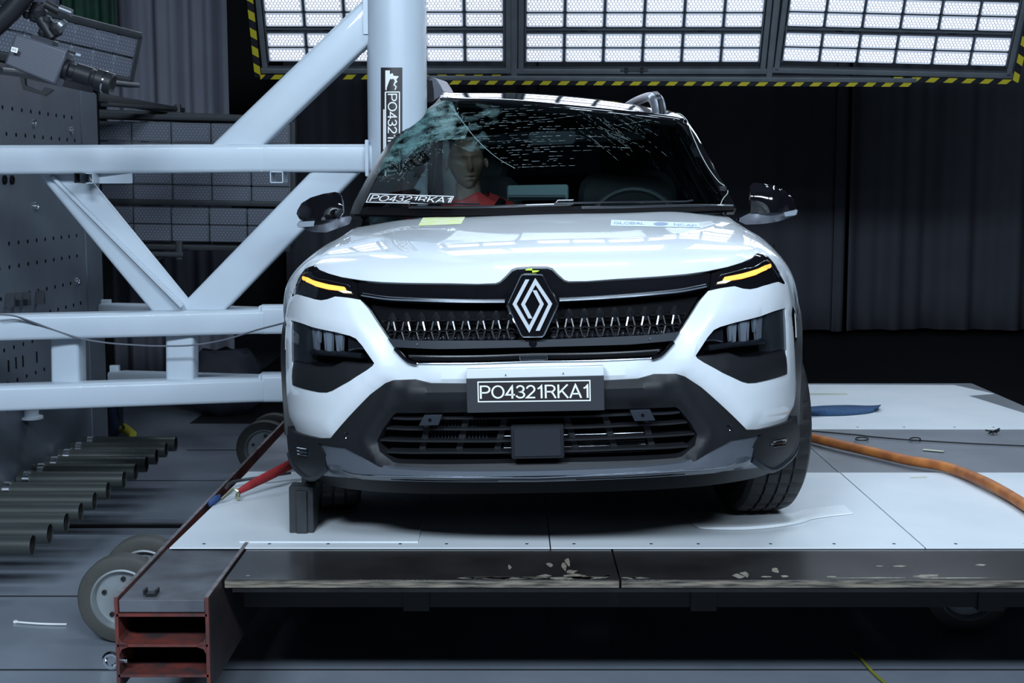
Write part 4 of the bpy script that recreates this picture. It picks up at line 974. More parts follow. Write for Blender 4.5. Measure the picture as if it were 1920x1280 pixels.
# ---------------------------------------------------------------- instrument box on the dashboard
q = pt(1008, 361, 5.52)
ib = thing('instrument_box', 'grey instrument box with a round bar along its lower edge on the dashboard', 'box', (q[0], q[1], q[2] - .03))
TEAL = mat('grey_case', (.10, .14, .145), .4, var=.1)
m = MB(); m.rbox(q, (.245, .09, .062), .01, rot=Matrix.Rotation(R_(-1), 3, 'Y')); m.build('case', TEAL, ib)
m = MB(); a = pt(953, 369, 5.46); b = pt(1060, 369, 5.46); m.cyl(a, b, .008, n=16); m.build('bar', GREYPL, ib)
# ================================================================ HALL
def stripemat(name, ax, pitch, ca, cb, duty=.5, rough=.5, slant=0.0, ax2=2, emis=0):
    m = mat(name, ca, rough); nt = m.node_tree; b = nt.nodes['Principled BSDF']; tc = nt.nodes.new('ShaderNodeTexCoord'); sp = nt.nodes.new('ShaderNodeSeparateXYZ')
    nt.links.new(tc.outputs['Object'], sp.inputs[0]); f = nt.nodes.new('ShaderNodeMath'); f.operation = 'MULTIPLY_ADD'; f.inputs[1].default_value = slant
    nt.links.new(sp.outputs[ax2], f.inputs[0]); nt.links.new(sp.outputs[ax], f.inputs[2])
    d = nt.nodes.new('ShaderNodeMath'); d.operation = 'DIVIDE'; d.inputs[1].default_value = pitch; nt.links.new(f.outputs[0], d.inputs[0])
    fr_ = nt.nodes.new('ShaderNodeMath'); fr_.operation = 'FRACT'; nt.links.new(d.outputs[0], fr_.inputs[0])
    l = nt.nodes.new('ShaderNodeMath'); l.operation = 'LESS_THAN'; l.inputs[1].default_value = duty; nt.links.new(fr_.outputs[0], l.inputs[0])
    mx = nt.nodes.new('ShaderNodeMix'); mx.data_type = 'RGBA'; mx.inputs[6].default_value = (*ca, 1); mx.inputs[7].default_value = (*cb, 1)
    nt.links.new(l.outputs[0], mx.inputs[0]); nt.links.new(mx.outputs[2], b.inputs['Base Color']); return m
HAZ = stripemat('hazard_stripes', 0, .118, (.008, .008, .012), (.50, .42, .02), .5, .5, slant=-1.0)
HAZV = stripemat('hazard_stripes_vertical', 2, .118, (.008, .008, .012), (.50, .42, .02), .5, .5, slant=.6, ax2=0)
def dotmat(name, lit):
    m = mat(name, (.30, .33, .36) if not lit else (.6, .65, .7), .3, coat=.3); nt = m.node_tree; b = nt.nodes['Principled BSDF']
    tc = nt.nodes.new('ShaderNodeTexCoord'); sp = nt.nodes.new('ShaderNodeSeparateXYZ'); nt.links.new(tc.outputs['Object'], sp.inputs[0])
    def M(op, a, b_=None, c=None):
        n = nt.nodes.new('ShaderNodeMath'); n.operation = op
        for i, q in enumerate((a, b_, c)):
            if q is None: continue
            if isinstance(q, (int, float)): n.inputs[i].default_value = q
            else: nt.links.new(q, n.inputs[i])
        return n.outputs[0]
    px_, pz_ = .0215, .0165
    rz = M('FLOOR', M('DIVIDE', M('ADD', sp.outputs[2], pz_ / 2 + pz_ * 8.5), pz_)); off = M('MULTIPLY', M('MODULO', rz, 2.0), .5)
    fx = M('SUBTRACT', M('FRACT', M('ADD', M('DIVIDE', sp.outputs[0], px_), M('ADD', off, 20.25))), .5)
    fz = M('SUBTRACT', M('FRACT', M('DIVIDE', M('ADD', sp.outputs[2], pz_ / 2 + pz_ * 8.5), pz_)), .5)
    d = M('SQRT', M('ADD', M('POWER', M('MULTIPLY', fx, px_), 2), M('POWER', M('MULTIPLY', fz, pz_), 2)))
    dot = M('LESS_THAN', d, .0058 if lit else .0050)
    inx = M('LESS_THAN', M('ABSOLUTE', sp.outputs[0]), .107); inz = M('LESS_THAN', M('ABSOLUTE', sp.outputs[2]), .033 if lit else .045)
    dot = M('MULTIPLY', dot, M('MULTIPLY', inx, inz))
    if lit:
        nt.links.new(M('MULTIPLY_ADD', dot, 9.0, .30), b.inputs['Emission Strength']); b.inputs['Emission Color'].default_value = (.80, .84, 1, 1)
    else:
        mx = nt.nodes.new('ShaderNodeMix'); mx.data_type = 'RGBA'; mx.inputs[6].default_value = (.115, .125, .155, 1); mx.inputs[7].default_value = (.20, .22, .27, 1)
        nt.links.new(dot, mx.inputs[0]); nt.links.new(mx.outputs[2], b.inputs['Base Color'])
    return m
LEDON = dotmat('led_lit', True); LEDOFF = dotmat('led_unlit', False)
HOUSE = mat('lamp_housing', (.16, .18, .21), .4, metal=.5, var=.1); RIG = mat('rig_dark_steel', (.035, .04, .045), .5, metal=.3, var=.2); RIGL = mat('rig_grey_steel', (.13, .145, .16), .5, metal=.3, var=.2)
_mod = {}
def modmesh(lit, w_, h_):
    k = (lit, round(w_, 3), round(h_, 3))
    if k in _mod: return _mod[k]
    m = MB(); m.rbox((0, .02, 0), (w_ * .985, .04, h_ * .97), .008); a = m.build('lamp_module', HOUSE, None, world=False)
    m = MB(); m.rbox((0, -.002, 0), (w_ * .92, .006, h_ * .88), .010); b = m.build('led_array', LEDON if lit else LEDOFF, None, world=False)
    me = (a.data, b.data); bpy.data.objects.remove(a); bpy.data.objects.remove(b); _mod[k] = me; return me
def bank(name, label, group, BL, U, UP, width, cols, pairs, lit, ph=.098, gap=.036, frame=.05, tape=False, caps=True):
    U = Vector(U).normalized(); UP = Vector(UP); UP = (UP - U * UP.dot(U)).normalized(); Yv = UP.cross(U)
    rot = Matrix((U, Yv, UP)).transposed()
    t = thing(name, label, 'lamp bank', BL, rot, group); cw = width / cols; H = pairs * 2 * ph + (pairs - 1) * gap
    me = modmesh(lit, cw, ph)
    for p in range(pairs):
        for r in range(2):
            for c in range(cols):
                o = bpy.data.objects.new('lamp_module', me[0]); COL.objects.link(o); o.parent = t; o.location = ((c + .5) * cw, 0, (p * 2 + r + .5) * ph + p * gap)
                q = bpy.data.objects.new('led_array', me[1]); COL.objects.link(q); q.parent = o
    W = width
    m = MB(); f = frame
    for x in (-f * .5, W + f * .5): m.beam((x, .02, -f * 1.2), (x, .02, H + f), .06, .035, .004, up=(1, 0, 0))
    for z in (-f * 1.2, H + f): m.beam((-f, .02, z), (W + f, .02, z), .06, .035, .004)
    for p in range(pairs - 1): m.beam((0, .045, (p + 1) * 2 * ph + (p + .5) * gap), (W, .045, (p + 1) * 2 * ph + (p + .5) * gap), .03, gap * .7, .002)
    for x in (W * .25, W * .75): m.beam((x, .08, 0), (x, .08, H), .05, .04, .004, up=(1, 0, 0))
    m.build('frame', RIGL if lit else RIG, t, world=False)
    if caps:
        for x in (.004, W - .004): m = MB(); m.box((x, -.004, H / 2), (.006, .01, H)); m.build('edge_strip', RIGL, t, world=False)
    return t, W, H
Yb = 9.0; tilt = R_(25); UPv = (0, -math.sin(tilt), math.cos(tilt))
def onbank(bl, br, label, pairs=4, w_=None, **k):
    a = pt(*bl, Yb); b = pt(*br, Yb); return bank('lamp_bank', label, 'lit lamp banks above the car', a, b - a, UPv, np.linalg.norm(b - a), 6, pairs, True, **k)
t1, W1, H1 = onbank((503, 116), (946, 116), 'lit bank of white lamp modules hanging behind the steel column, leftmost lit one')
t2, W2, H2 = onbank((984, 117), (1424, 117), 'lit bank of white lamp modules hanging over the car roof, middle one')
t3, W3, H3 = onbank((1465, 115), (1887, 125), 'lit bank of white lamp modules on the right, slightly tilted')
def tape_part(t, x0, x1, z, y=-.012, h=.03, name='hazard_tape', mt=None, vert=None):
    m = MB()
    if vert is None: m.box(((x0 + x1) / 2, y, z), (x1 - x0, .006, h))
    else: m.box((x0, y, (vert[0] + vert[1]) / 2), (h, .006, vert[1] - vert[0]))
    m.build(name, mt or (HAZ if vert is None else HAZV), t, world=False)
tape_part(t1, -.06, W1 + .02, -.098); tape_part(t1, -.075, 0, 0, vert=(-.1, H1), h=.04)
tape_part(t3, .72, W3 + .05, -.098); tape_part(t3, W3 + .075, 0, 0, vert=(-.1, H3), h=.04)
# long lower rail of the middle bank
m = MB(); a = (-.68, -.0, -.098); b = (2.55, -.0, -.115); m.beam(a, b, .05, .03, .004); m.build('bottom_rail', RIGL, t2, world=False)
m = MB(); m.prism([(-.68, -.03, -.113), (2.52, -.03, -.130), (2.52, -.03, -.155), (-.68, -.03, -.138)], (0, .006, 0)); m.build('hazard_tape', HAZ, t2, world=False)
for x in (-.07, W2 + .07): m = MB(); m.beam((x, .01, -.1), (x, .01, H2 + .1), .05, .04, .004, up=(1, 0, 0)); m.build('upright', RIGL, t2, world=False)
m = MB(); m.cyl((.62, -.01, -.05), (.80, -.01, -.05), .008); m.cyl((.66, -.01, -.035), (.66, -.01, -.065), .012); m.cyl((.76, -.01, -.035), (.76, -.01, -.065), .012); m.build('clamp', RIG, t2, world=False)
# ---- unlit banks
Yo = 8.6
a = pt(180, 325, Yo); b = pt(540, 337, Yo); 
bank('lamp_bank', 'unlit lamp bank behind the upper truss beam, upper of the two by the pale curtain', 'unlit lamp banks', pt(176, 381, Yo), pt(540, 388, Yo) - pt(176, 381, Yo), (0, -.06, 1), 1.235, 5, 2, False, ph=.125, gap=.012, frame=.03)
bank('lamp_bank', 'unlit lamp bank behind the truss diagonals, lower of the two by the pale curtain', 'unlit lamp banks', pt(180, 450, Yo), pt(532, 456, Yo) - pt(180, 450, Yo), (0, -.06, 1), 1.19, 5, 1, False, ph=.108, gap=.01, frame=.03)
u0 = pt(-60, 86, 5.6); u1 = pt(243, 148, 6.6)
U = Vector(u1 - u0).normalized(); 
bank('lamp_bank', 'unlit tilted lamp bank at the top left behind the camera', 'unlit lamp banks', u0, U, Vector((.36, .25, 1)), (u1 - u0).__matmul__(U) if 0 else float(np.linalg.norm(u1 - u0)), 7, 1, False, ph=.098, gap=.01, frame=.012)
# rails behind, carrying the unlit banks
rr_ = thing('lamp_rail', 'black steel rails carrying the unlit lamp banks beside the perforated wall', 'rail', pt(190, 470, 8.5))
for p, q, Y0, Y1, h in (((180, 182), (340, 210), 7.9, 8.9, .05), ((185, 214), (548, 228), 8.7, 8.7, .06), ((196, 196), (340, 205), 7.9, 8.9, .02), ((185, 462), (548, 460), 8.7, 8.7, .05), ((200, 475), (345, 477), 8.4, 8.4, .03)):
    m = MB(); m.beam(pt(*p, Y0), pt(*q, Y1), .05, h, .004); m.build('rail', RIG, rr_)
m = MB(); m.beam(pt(546, 226, 8.75), pt(546, 462, 8.75), .04, .04, .004, up=(1, 0, 0)); m.beam(pt(333, 196, 8.8), pt(334, 216, 8.8), .03, .04, .004, up=(1, 0, 0)); m.beam(pt(336, 452, 8.4), pt(337, 486, 8.4), .03, .04, .004, up=(1, 0, 0)); m.build('bracket', RIG, rr_)
m = MB(); m.tube([pt(*p, 8.4) for p in spline([(262, 480), (280, 490), (300, 484), (330, 472)], 5)], .008, 6); m.build('cable_loop', RIG, rr_)
# ---------------------------------------------------------------- setting
def floormat():
    m = mat('painted_floor', (.20, .225, .26), .32, coat=.15); nt = m.node_tree; b = nt.nodes['Principled BSDF']; tc = nt.nodes.new('ShaderNodeTexCoord')
    sp = nt.nodes.new('ShaderNodeSeparateXYZ'); nt.links.new(tc.outputs['Object'], sp.inputs[0])
    n = nt.nodes.new('ShaderNodeTexNoise'); n.inputs['Scale'].default_value = 2.2; n.inputs['Detail'].default_value = 9; n.inputs['Roughness'].default_value = .65; nt.links.new(tc.outputs['Object'], n.inputs['Vector'])
    r = nt.nodes.new('ShaderNodeValToRGB'); r.color_ramp.elements[0].position = .3; r.color_ramp.elements[1].position = .7; r.color_ramp.elements[0].color = (.17, .195, .235, 1); r.color_ramp.elements[1].color = (.235, .26, .30, 1)
    nt.links.new(n.outputs['Fac'], r.inputs[0])
    n3 = nt.nodes.new('ShaderNodeTexNoise'); n3.inputs['Scale'].default_value = 9; n3.inputs['Detail'].default_value = 8; nt.links.new(tc.outputs['Object'], n3.inputs['Vector'])
    r3 = nt.nodes.new('ShaderNodeValToRGB'); r3.color_ramp.elements[0].position = .74; r3.color_ramp.elements[1].position = .78; r3.color_ramp.elements[0].color = (0, 0, 0, 1); r3.color_ramp.elements[1].color = (.6, .6, .6, 1)
    nt.links.new(n3.outputs['Fac'], r3.inputs[0]); cur = nt.nodes.new('ShaderNodeMix'); cur.data_type = 'RGBA'; nt.links.new(r3.outputs[0], cur.inputs[0]); nt.links.new(r.outputs[0], cur.inputs[6]); cur.inputs[7].default_value = (.03, .03, .035, 1)
    nt.links.new(cur.outputs[2], b.inputs['Base Color']); return m
m = MB(); m.box((1, 7.5, -.05), (20, 24, .1)); fl = struct(m.build('floor', floormat(), smooth=0))
m = MB(); m.box((5.1, 12.6, .002), (14.6, 6.8, .004)); fl2 = struct(m.build('floor', mat('dark_floor_area', (.012, .013, .016), .6, var=.3, vscale=3), smooth=0))  # far floor area, a thin slab darker than the rest
def Yfl(py): return float(ptz(960, py, 0)[1])
SEAM = mat('floor_seam', (.02, .022, .027), .6, var=.2)
for (py, x0, x1, wd) in ((1256, -4, 4, .008), (1118, -5, -1.2, .010), (901, -2.3, -1.2, .004), (844, -2.0, -1.2, .006)):
    m = MB(); m.box(((x0 + x1) / 2, Yfl(py), .0015), (x1 - x0, wd, .003)); struct(m.build('trim_1', SEAM, smooth=0))
# T-slot rail in the floor
y0_ = Yfl(990); RAILM = mat('bare_steel', (.25, .26, .28), .35, metal=.9, var=.3, vscale=6)
m = MB(); 
m.box((-1.9, y0_, .004), (1.9, .30, .006)); struct(m.build('trim_2', mat('rail_plate', (.16, .18, .21), .35, var=.2, vscale=4), smooth=0))
m = MB(); m.box((-1.6, y0_, .010), (1.5, .05, .006)); struct(m.build('trim_3', PDARK, smooth=0))
m = MB(); m.box((-1.6, y0_ + .034, .012), (1.5, .014, .01)); struct(m.build('trim_4', RAILM, smooth=0))
for yy, x0 in ((Yfl(977.5), -1.52), (Yfl(1004), -1.55)):
    m = MB(); m.box((x0 + .3, yy, .009), (.6, .016, .004)); struct(m.build('trim_5', PDARK, smooth=0))
WALLD = mat('dark_wall', (.02, .022, .026), .8, var=.2, vscale=2)
for nm, c, s in (('wall_back', (1, 16.2, 3), (20, .1, 6)), ('wall_left', (-7, 7, 3), (.1, 19, 6)), ('wall_right', (9, 7, 3), (.1, 19, 6)), ('ceiling', (1, 7, 6), (20, 19, .1))):
    m = MB(); m.box(c, s); struct(m.build(nm, WALLD, smooth=0))
# curtains
CG = mat('pale_curtain', (.19, .195, .24), .8, var=.1, vscale=3); CD = mat('charcoal_curtain', (.085, .09, .11), .9, var=.1, vscale=3)
def curtain(x0, x1, Y, z0, z1, amp, wl, mt, label, seed, group=None, drift=0.0):
    rng = random.Random(seed); n = int((x1 - x0) / (wl / 14)) + 2; ph = [rng.uniform(0, 6.28) for _ in range(6)]; rows = []
    for z in np.linspace(z0, z1, 14):
        row = []
        for x in np.linspace(x0, x1, n):
            k = (z - z0) / (z1 - z0); xx = x + drift * (1 - k) * math.sin(x * 2 + ph[5])
            y = amp * (math.sin(2 * math.pi * x / wl + ph[0] + .5 * math.sin(k * 2)) + .6 * math.sin(2 * math.pi * x / (wl * .43) + ph[1]) + .8 * math.sin(2 * math.pi * x / (wl * 2.7) + ph[2])) * (1.15 - .3 * k)
            row.append((xx, Y + y, z))
        rows.append(row)
    m = MB(); m.grid(rows); o = m.build('curtain', mt, None, smooth=80, solid=.006, fixn=False); tagthing(o, label, 'curtain', group); return o
def X(px, Y): return (px - 960) / FOC * Y * 1.0
curtain(X(205, 10.2), X(432, 10.2), 10.2, .06, 5.2, .05, .30, CG, 'pale grey curtain hanging behind the left truss', 1)
curtain(X(30, 9.9), X(128, 9.9), 9.9, 1.8, 5.2, .03, .25, CG, 'pale grey curtain strip behind the top left camera', 9)
CGR = mat('dark_green_cloth', (.01, .05, .03), .8, var=.4, vscale=8)
curtain(X(132, 9.6), X(236, 9.6), 9.6, 2.45, 5.2, .03, .22, CGR, 'dark green hanging cloth at the top left beside the pale curtain', 3)
curtain(X(540, 14.6), X(1006, 14.6), 14.6, .06, 5.6, .05, .55, CD, 'charcoal curtain behind the column and car, leftmost dark one', 4)
curtain(X(1008, 14.6), X(1562, 14.6), 14.6, .06, 5.6, .035, .9, CD, 'broad charcoal curtain panel behind the car roof', 5)
curtain(X(1585, 14.7), X(2100, 14.7), 14.7, .06, 5.6, .05, .6, CD, 'charcoal curtain at the right edge with tight folds', 6)
curtain(X(1562, 14.5), X(1584, 14.5), 14.5, .06, 5.6, .012, .2, CD, 'narrow charcoal curtain strip between the two right curtains', 7)
# ---------------------------------------------------------------- perforated machine wall
WX0, WY0 = -2.36, 6.15; WX1, WY1 = -2.36, 7.85
PW = mat('perforated_wall_paint', (.095, .115, .14), .5, var=.12, vscale=5, col2=(.08, .095, .115))
pw = thing('perforated_wall', 'grey steel block wall full of bolt holes at the left, tubes sticking out of it', 'steel wall', (WX1 - .3, 6.6, 0))
m = MB(); m.box((WX1 - .3, 6.35, 1.07), (.6, 3.0, 2.14)); m.build('block', PW, pw, bevel=.006)
m = MB(); m.box((WX1 - .3 + .303, 7.70, 1.07), (.008, .28, 2.12)); m.build('edge_plate', PW, pw)
m = MB(); m.box((WX1 - .28, WY1 + .03, 1.07), (.56, .05, 2.14)); m.build('edge_seal', PDARK, pw)
m = MB(); m.box((WX1 - .25, 6.3, 2.16), (.5, 3.0, .05)); m.build('top_rail', GREYPL, pw)
hm = MB(); rg = random.Random(5)
for zz in (1.98, 1.86, 1.72, 1.35, 1.24, 1.10, .98, .86, .70, .58):
    for k in range(17):
        yy = 5.4 + k * .125 + (zz * 1.7 % .06)
        if yy < 7.5: hm.lathe((WX1, yy, zz), (1, 0, 0), [(.0001, .0015), (.010, .0015), (.012, -.004)], 8)
o = hm.build('bolt_holes', PDARK, pw, smooth=0); o['kind'] = 'stuff'
for (px, py) in ((64, 232), (134, 245), (68, 387), (8, 337), (22, 337), (146, 528)):
    p = ptx(px, py, WX1 + .002); m = MB(); m.lathe(p, (1, 0, 0), [(.0001, .004), (.012, .004), (.013, .008), (.021, .008), (.022, -.002)], 14); m.build('bolt_ring', CHROME if px > 60 else PDARK, pw)
for (px, py) in ((11, 563), (26, 562), (41, 561), (68, 558)):
    p = ptx(px, py, WX1 + .001); m = MB(); m.prism([(p[0], p[1] - .012, p[2] - .03), (p[0], p[1] + .014, p[2] - .03), (p[0], p[1] + .006, p[2] + .035)], (.04, 0, 0)); m.build('hook', GREYPL, pw)
for (px, py) in ((16, 686), (30, 680), (43, 677), (69, 669)):
    p = ptx(px, py, WX1 + .001); m = MB(); m.box(p, (.004, .012, .055)); m.build('slot', PDARK, pw)
p = ptx(55, 780, WX1 + .02); m = MB(); m.cyl(p + np.array([.01, 0, .0]), p + np.array([.01, 0, .09]), .035); m.cyl(p + np.array([.01, 0, -.012]), p + np.array([.01, 0, .0]), .055); m.build('post_foot', TRUSS, pw)
# ---- steel tubes
TUBE = mat('dull_steel_tube', (.075, .085, .08), .42, metal=.45, var=.25, vscale=7, stretch=(.3, 3, 3)); TUBEI = mat('tube_inside', (.03, .03, .03), .6, metal=.5, var=.2)
zt = .235; tr_ = .04; xe = -1.875
ends = [(330, 832), (312, 843), (294, 856), (275, 870), (255, 884), (233, 899), (203, 919.5), (178, 939), (152, 959.5), (125, 979.5), (94, 1000), (62, 1022)]
m = MB(); Lt = 1.0
m.lathe((0, 0, 0), (1, 0, 0), [(tr_, -Lt + .5), (tr_, 0), (tr_ * .93, 0), (tr_ * .93, -.25), (.0001, -.25)], 32); tb = m.build('tube_wall', TUBE, None, world=False, fixn=False); tube_me = tb.data; bpy.data.objects.remove(tb)
m = MB(); m.lathe((0, 0, 0), (1, 0, 0), [(tr_ * .925, -.004), (tr_ * .92, -.24), (.0001, -.24)], 32); tb = m.build('bore', TUBEI, None, world=False, fixn=False); bore_me = tb.data; bpy.data.objects.remove(tb)
m = MB(); m.lathe((0, 0, 0), (1, 0, 0), [(tr_, -.47), (tr_ * 1.16, -.47), (tr_ * 1.16, -.44), (tr_, -.44)], 32); tb = m.build('collar', CHROME, None, world=False, fixn=False); col_me = tb.data; bpy.data.objects.remove(tb)
ordn = ['farthest', 'second farthest', 'third farthest', 'fourth farthest', 'fifth farthest', 'sixth farthest', 'sixth nearest', 'fifth nearest', 'fourth nearest', 'third nearest', 'second nearest', 'nearest']
for i, (px, py) in enumerate(ends):
    p = ptz(px, py, zt); t = thing('steel_tube', 'open steel tube sticking out of the perforated wall, %s of the row' % ordn[i], 'tube', (p[0] , p[1], zt), None, 'steel tubes in a row at the wall foot')
    for nm, me in (('pipe', tube_me), ('bore', bore_me), ('collar', col_me)):
        o = bpy.data.objects.new(nm, me); COL.objects.link(o); o.parent = t
# ---------------------------------------------------------------- rigid column and truss
pc = np.array([float(pt(745.5, 250, 5.93)[0]), 5.93]); PR = .127
rg_ = thing('column_rig', 'pale grey round steel column on a welded truss, pressed into the side of the car', 'crash rig', (pc[0], pc[1], .53))
m = MB(); m.cyl((pc[0], pc[1], .53), (pc[0], pc[1], 3.9), PR, n=64); m.build('column', TRUSS, rg_)
Yr = 5.92; Yl = 5.60
def seg(name, a, Ya, b, Yb_, h=.125, w_=.12, e0=None, e1=None, up=(0, 0, 1)):
    m = MB(); m.beam(pt(*a, Ya), pt(*b, Yb_), w_, h, .016, up=up, e0=e0, e1=e1); return m.build(name, TRUSS, rg_)
kx = 490
for nm, yr, yl, ya in (('upper', 297, 300, 297), ('middle', 598, 613, 601), ('lower', 725, 744.5, 728)):
    xr = 722 if nm == 'upper' else 640
    seg('beam', (kx, yr), Yr, (xr, yr + (0 if nm == 'upper' else -1)), Yr, .118 if nm == 'upper' else .122)
    seg('beam', (-140, yl + (yl - ya) * .28), Yl - .09, (kx + 1, ya), Yr - .005, .118 if nm == 'upper' else .105)
    m = MB(); p = pt(kx, yr, Yr - .061); m.tube([p + np.array([0, 0, z]) for z in np.linspace(-.055, .055, 8)], .003, 6); m.build('weld_seam', TRUSS, rg_)
seg('beam', (205, 585), 7.5, (kx + 30, 598), 6.02, .10); seg('beam', (222, 712), 7.5, (kx + 30, 725), 6.02, .10)
for (px, py) in ((200, 585), (216, 708)):
    p = pt(px, py, 7.52); m = MB(); m.box(p, (.05, .03, .14)); m.build('flange', TRUSS, rg_)
# end flange against the column
m = MB(); m.rbox(pt(691, 297, 5.9), (.014, .15, .155), .005); m.build('flange', TRUSS, rg_)
m = MB(); m.box(pt(688, 24, 5.93), (.02, .12, .19)); m.build('flange', TRUSS, rg_)
# diagonals
seg('diagonal_brace', (420, 300), 5.935, (745, -12), 5.935, .15, .105, e0=(0, 0, 1))
seg('diagonal_brace', (96, 300), 5.74, (345, 602), 5.90, .155, .10, e0=(0, 0, 1), e1=(0, 0, 1)); 
seg('diagonal_brace', (360, 600), 5.91, (655, 297), 5.935, .15, .105, e0=(0, 0, 1), e1=(0, 0, 1))
m = MB(); a, b = pt(104, 330, 5.60), pt(342, 566, 5.76); m.beam(a, b, .012, .02, .002); 
seg('edge_bead', (101, 331), 5.75, (341, 572), 5.86, .02, .16)
# uprights
seg('upright', (130, 745), 5.75, (128, 615), 5.75, .12, .115, up=(1, 0, 0)); seg('upright', (342, 725), 5.86, (342, 605), 5.86, .12, .115, up=(1, 0, 0))
# small square tubes under the upper beam
def sq(px0, px1, py0, py1, Y, d, name, mt=TRUSS):
    a, b = pt(px0, py0, Y), pt(px1, py1, Y); w_ = b[0] - a[0]; h = a[2] - b[2]; c = (a + b) / 2; m = MB(); t_ = .004
    for cx, cz, sx, sz in ((c[0], c[2] + h / 2, w_, t_), (c[0], c[2] - h / 2, w_, t_), (c[0] - w_ / 2, c[2], t_, h), (c[0] + w_ / 2, c[2], t_, h)): m.box((cx, Y + d / 2, cz), (sx, d, sz))
    o = m.build(name, mt, rg_, smooth=0, label='small open square tube stub'); return o
sq(139, 151, 325, 342, 5.55, .10, 'tube_stub', GREYPL); sq(153, 174, 325, 343, 5.62, .10, 'tube_stub'); sq(507, 530, 322, 342, 5.86, .12, 'tube_stub')
m = MB(); a, b = pt(177, 324, 5.70), pt(250, 344, 5.72); c = (a + b) / 2; m.rbox(c, (b[0] - a[0], .012, a[2] - b[2]), .004); m.build('bracket_plate', TRUSS, rg_)
# label sheet wrapped on the column
def onpole(px, py, off=.001):
    d = ray(px, py); o = CAM; R = PR + off; a = d[0] ** 2 + d[1] ** 2; f = o[:2] - pc; b = 2 * (f @ d[:2]); c = f @ f - R * R; D = b * b - 4 * a * c
    t = (-b - math.sqrt(max(D, 0))) / (2 * a); return o + d * t
def polepatch(x0, x1, y0, y1, off, name, mt, par, nx=8, ny=4, label=None):
    m = MB(); m.grid([[onpole(x, y, off) for x in np.linspace(x0, x1, nx)] for y in np.linspace(y0, y1, ny)]); return m.build(name, mt, par, fixn=False, label=label)
ls = polepatch(714, 754.5, 126.5, 372, .0012, 'label_sheet', INKB, rg_)
m = MB(); tp = [(722.5, 132), (731, 132), (731, 139), (736, 137), (738, 142), (748, 143), (743, 149), (745, 153), (740, 158), (744, 162), (742, 168), (722.5, 169)]
m.add([onpole(x, y, .002) for x, y in tp], [tuple(range(len(tp)))]); m.build('torn_paper', WTXT, ls, fixn=False, smooth=0)
m = MB(); tp = [(719, 345), (722, 340), (725, 345), (729, 338), (731, 350), (731, 372), (719, 372)]; m.add([onpole(x, y, .002) for x, y in tp], [tuple(range(len(tp)))]); m.build('torn_paper', WTXT, ls, fixn=False, smooth=0)
polepatch(721.5, 724, 172, 330, .0018, 'label_border', WTXT, ls, 2, 6); polepatch(748, 750, 172, 330, .0018, 'label_border', WTXT, ls, 2, 6); polepatch(723, 749.5, 171.5, 173.5, .0018, 'label_border', WTXT, ls, 6, 2); polepatch(718.5, 721, 205, 280, .0018, 'label_border', WTXT, ls, 2, 4)
m = MB(); m.add([onpole(727 + t * 17.5, 175.5 + s * 146, .0022) for s, t in TV], TF); m.build('label_lettering', WTXT, ls, fixn=False, smooth=0)
# cable hanging across the truss
pts = [(-10, 589, 5.45), (26, 592, 5.5), (60, 603, 5.55), (100, 618, 5.6), (150, 634, 5.62), (200, 642.5, 5.62), (260, 647, 5.65), (300, 648.5, 5.65), (360, 647, 5.65), (420, 637, 5.6), (480, 619, 5.5), (532, 605.5, 5.2)]
hb = thing('hanging_cable', 'thin grey cable sagging in front of the white truss beams', 'cable', pt(300, 648, 5.65))
m = MB(); m.tube(spline([pt(*p) for p in pts], 6), .0035, 6); m.tube(spline([pt(p[0], p[1] + (3 if 1 < i < 4 else 0), p[2] + .02) for i, p in enumerate(pts[:6])], 6), .003, 6); m.build('wire', mat('grey_cable', (.13, .14, .17), .5, var=.1), hb, fixn=False)
# ---------------------------------------------------------------- high-speed camera
ks = [pt(x, y, 4.5) for x, y in ((29, 62), (128, 95), (103, 160), (7, 121))]
cm = thing('high_speed_camera', 'grey ribbed high-speed camera with black lens on a black arm at the top left', 'camera', sum(ks) / 4 + np.array([0, .05, -.05]))
CAMB = stripemat('ribbed_camera_body', 2, .0075, (.075, .08, .10), (.05, .055, .07), .35, .45, slant=.34, ax2=0)
m = MB(); m.prism(ks, (-.02, .13, .0)); m.build('camera_body', CAMB, cm, bevel=.008)
ax_ = (ks[1] - ks[0]) / np.linalg.norm(ks[1] - ks[0]); dn = (ks[3] - ks[0]) / np.linalg.norm(ks[3] - ks[0]); fc = (ks[1] + ks[2]) / 2 + np.array([0, .05, 0]); k_ = fc + dn * .005
m = MB(); m.lathe(fc, ax_, [(.001, -.01), (.034, -.01), (.036, .012), (.025, .014), (.025, .03), (.032, .034), (.033, .085), (.028, .09), (.029, .10), (.036, .104), (.036, .155), (.032, .158), (.02, .15), (.001, .148)], 32); ln_ = m.build('lens', PBLACK, cm)
m = MB(); m.lathe(fc + ax_ * .128, ax_, [(.0365, 0), (.0368, .004), (.0365, .006)], 32); m.build('lens_ring', CHROME, ln_)
m = MB(); q = [pt(x, y, 4.46) for x, y in ((37, 145), (46, 147), (47, 160), (76, 172), (84, 163), (99, 168), (83, 180), (43, 168))]; m.prism(q, (0, .02, 0)); m.build('handle', PBLACK, cm)
m = MB(); q = [pt(x, y, 4.48) for x, y in ((126, 93), (143, 99), (141, 103), (126, 98))]; m.prism(q, (0, .05, 0)); m.build('mount_plate', CHROME, cm)
qs = [pt(x, y, 4.475) for x, y in ((22, 87.5), (34, 90.5), (31.5, 99.5), (20, 96))]; m = MB(); m.prism(qs, (0, .003, 0)); nlb = m.build('number_label', WTXT, cm)
GLY['6'] = (.62, [_arc(.31, .30, .22, .24, 0, 360, 20), [(.09, .32), (.12, .62), (.25, .90), (.42, .93), (.53, .80)]]); GLY['0'] = (.62, [_arc(.31, .5, .22, .44, 0, 360, 20)])
V2, F2 = text2d('106'); 
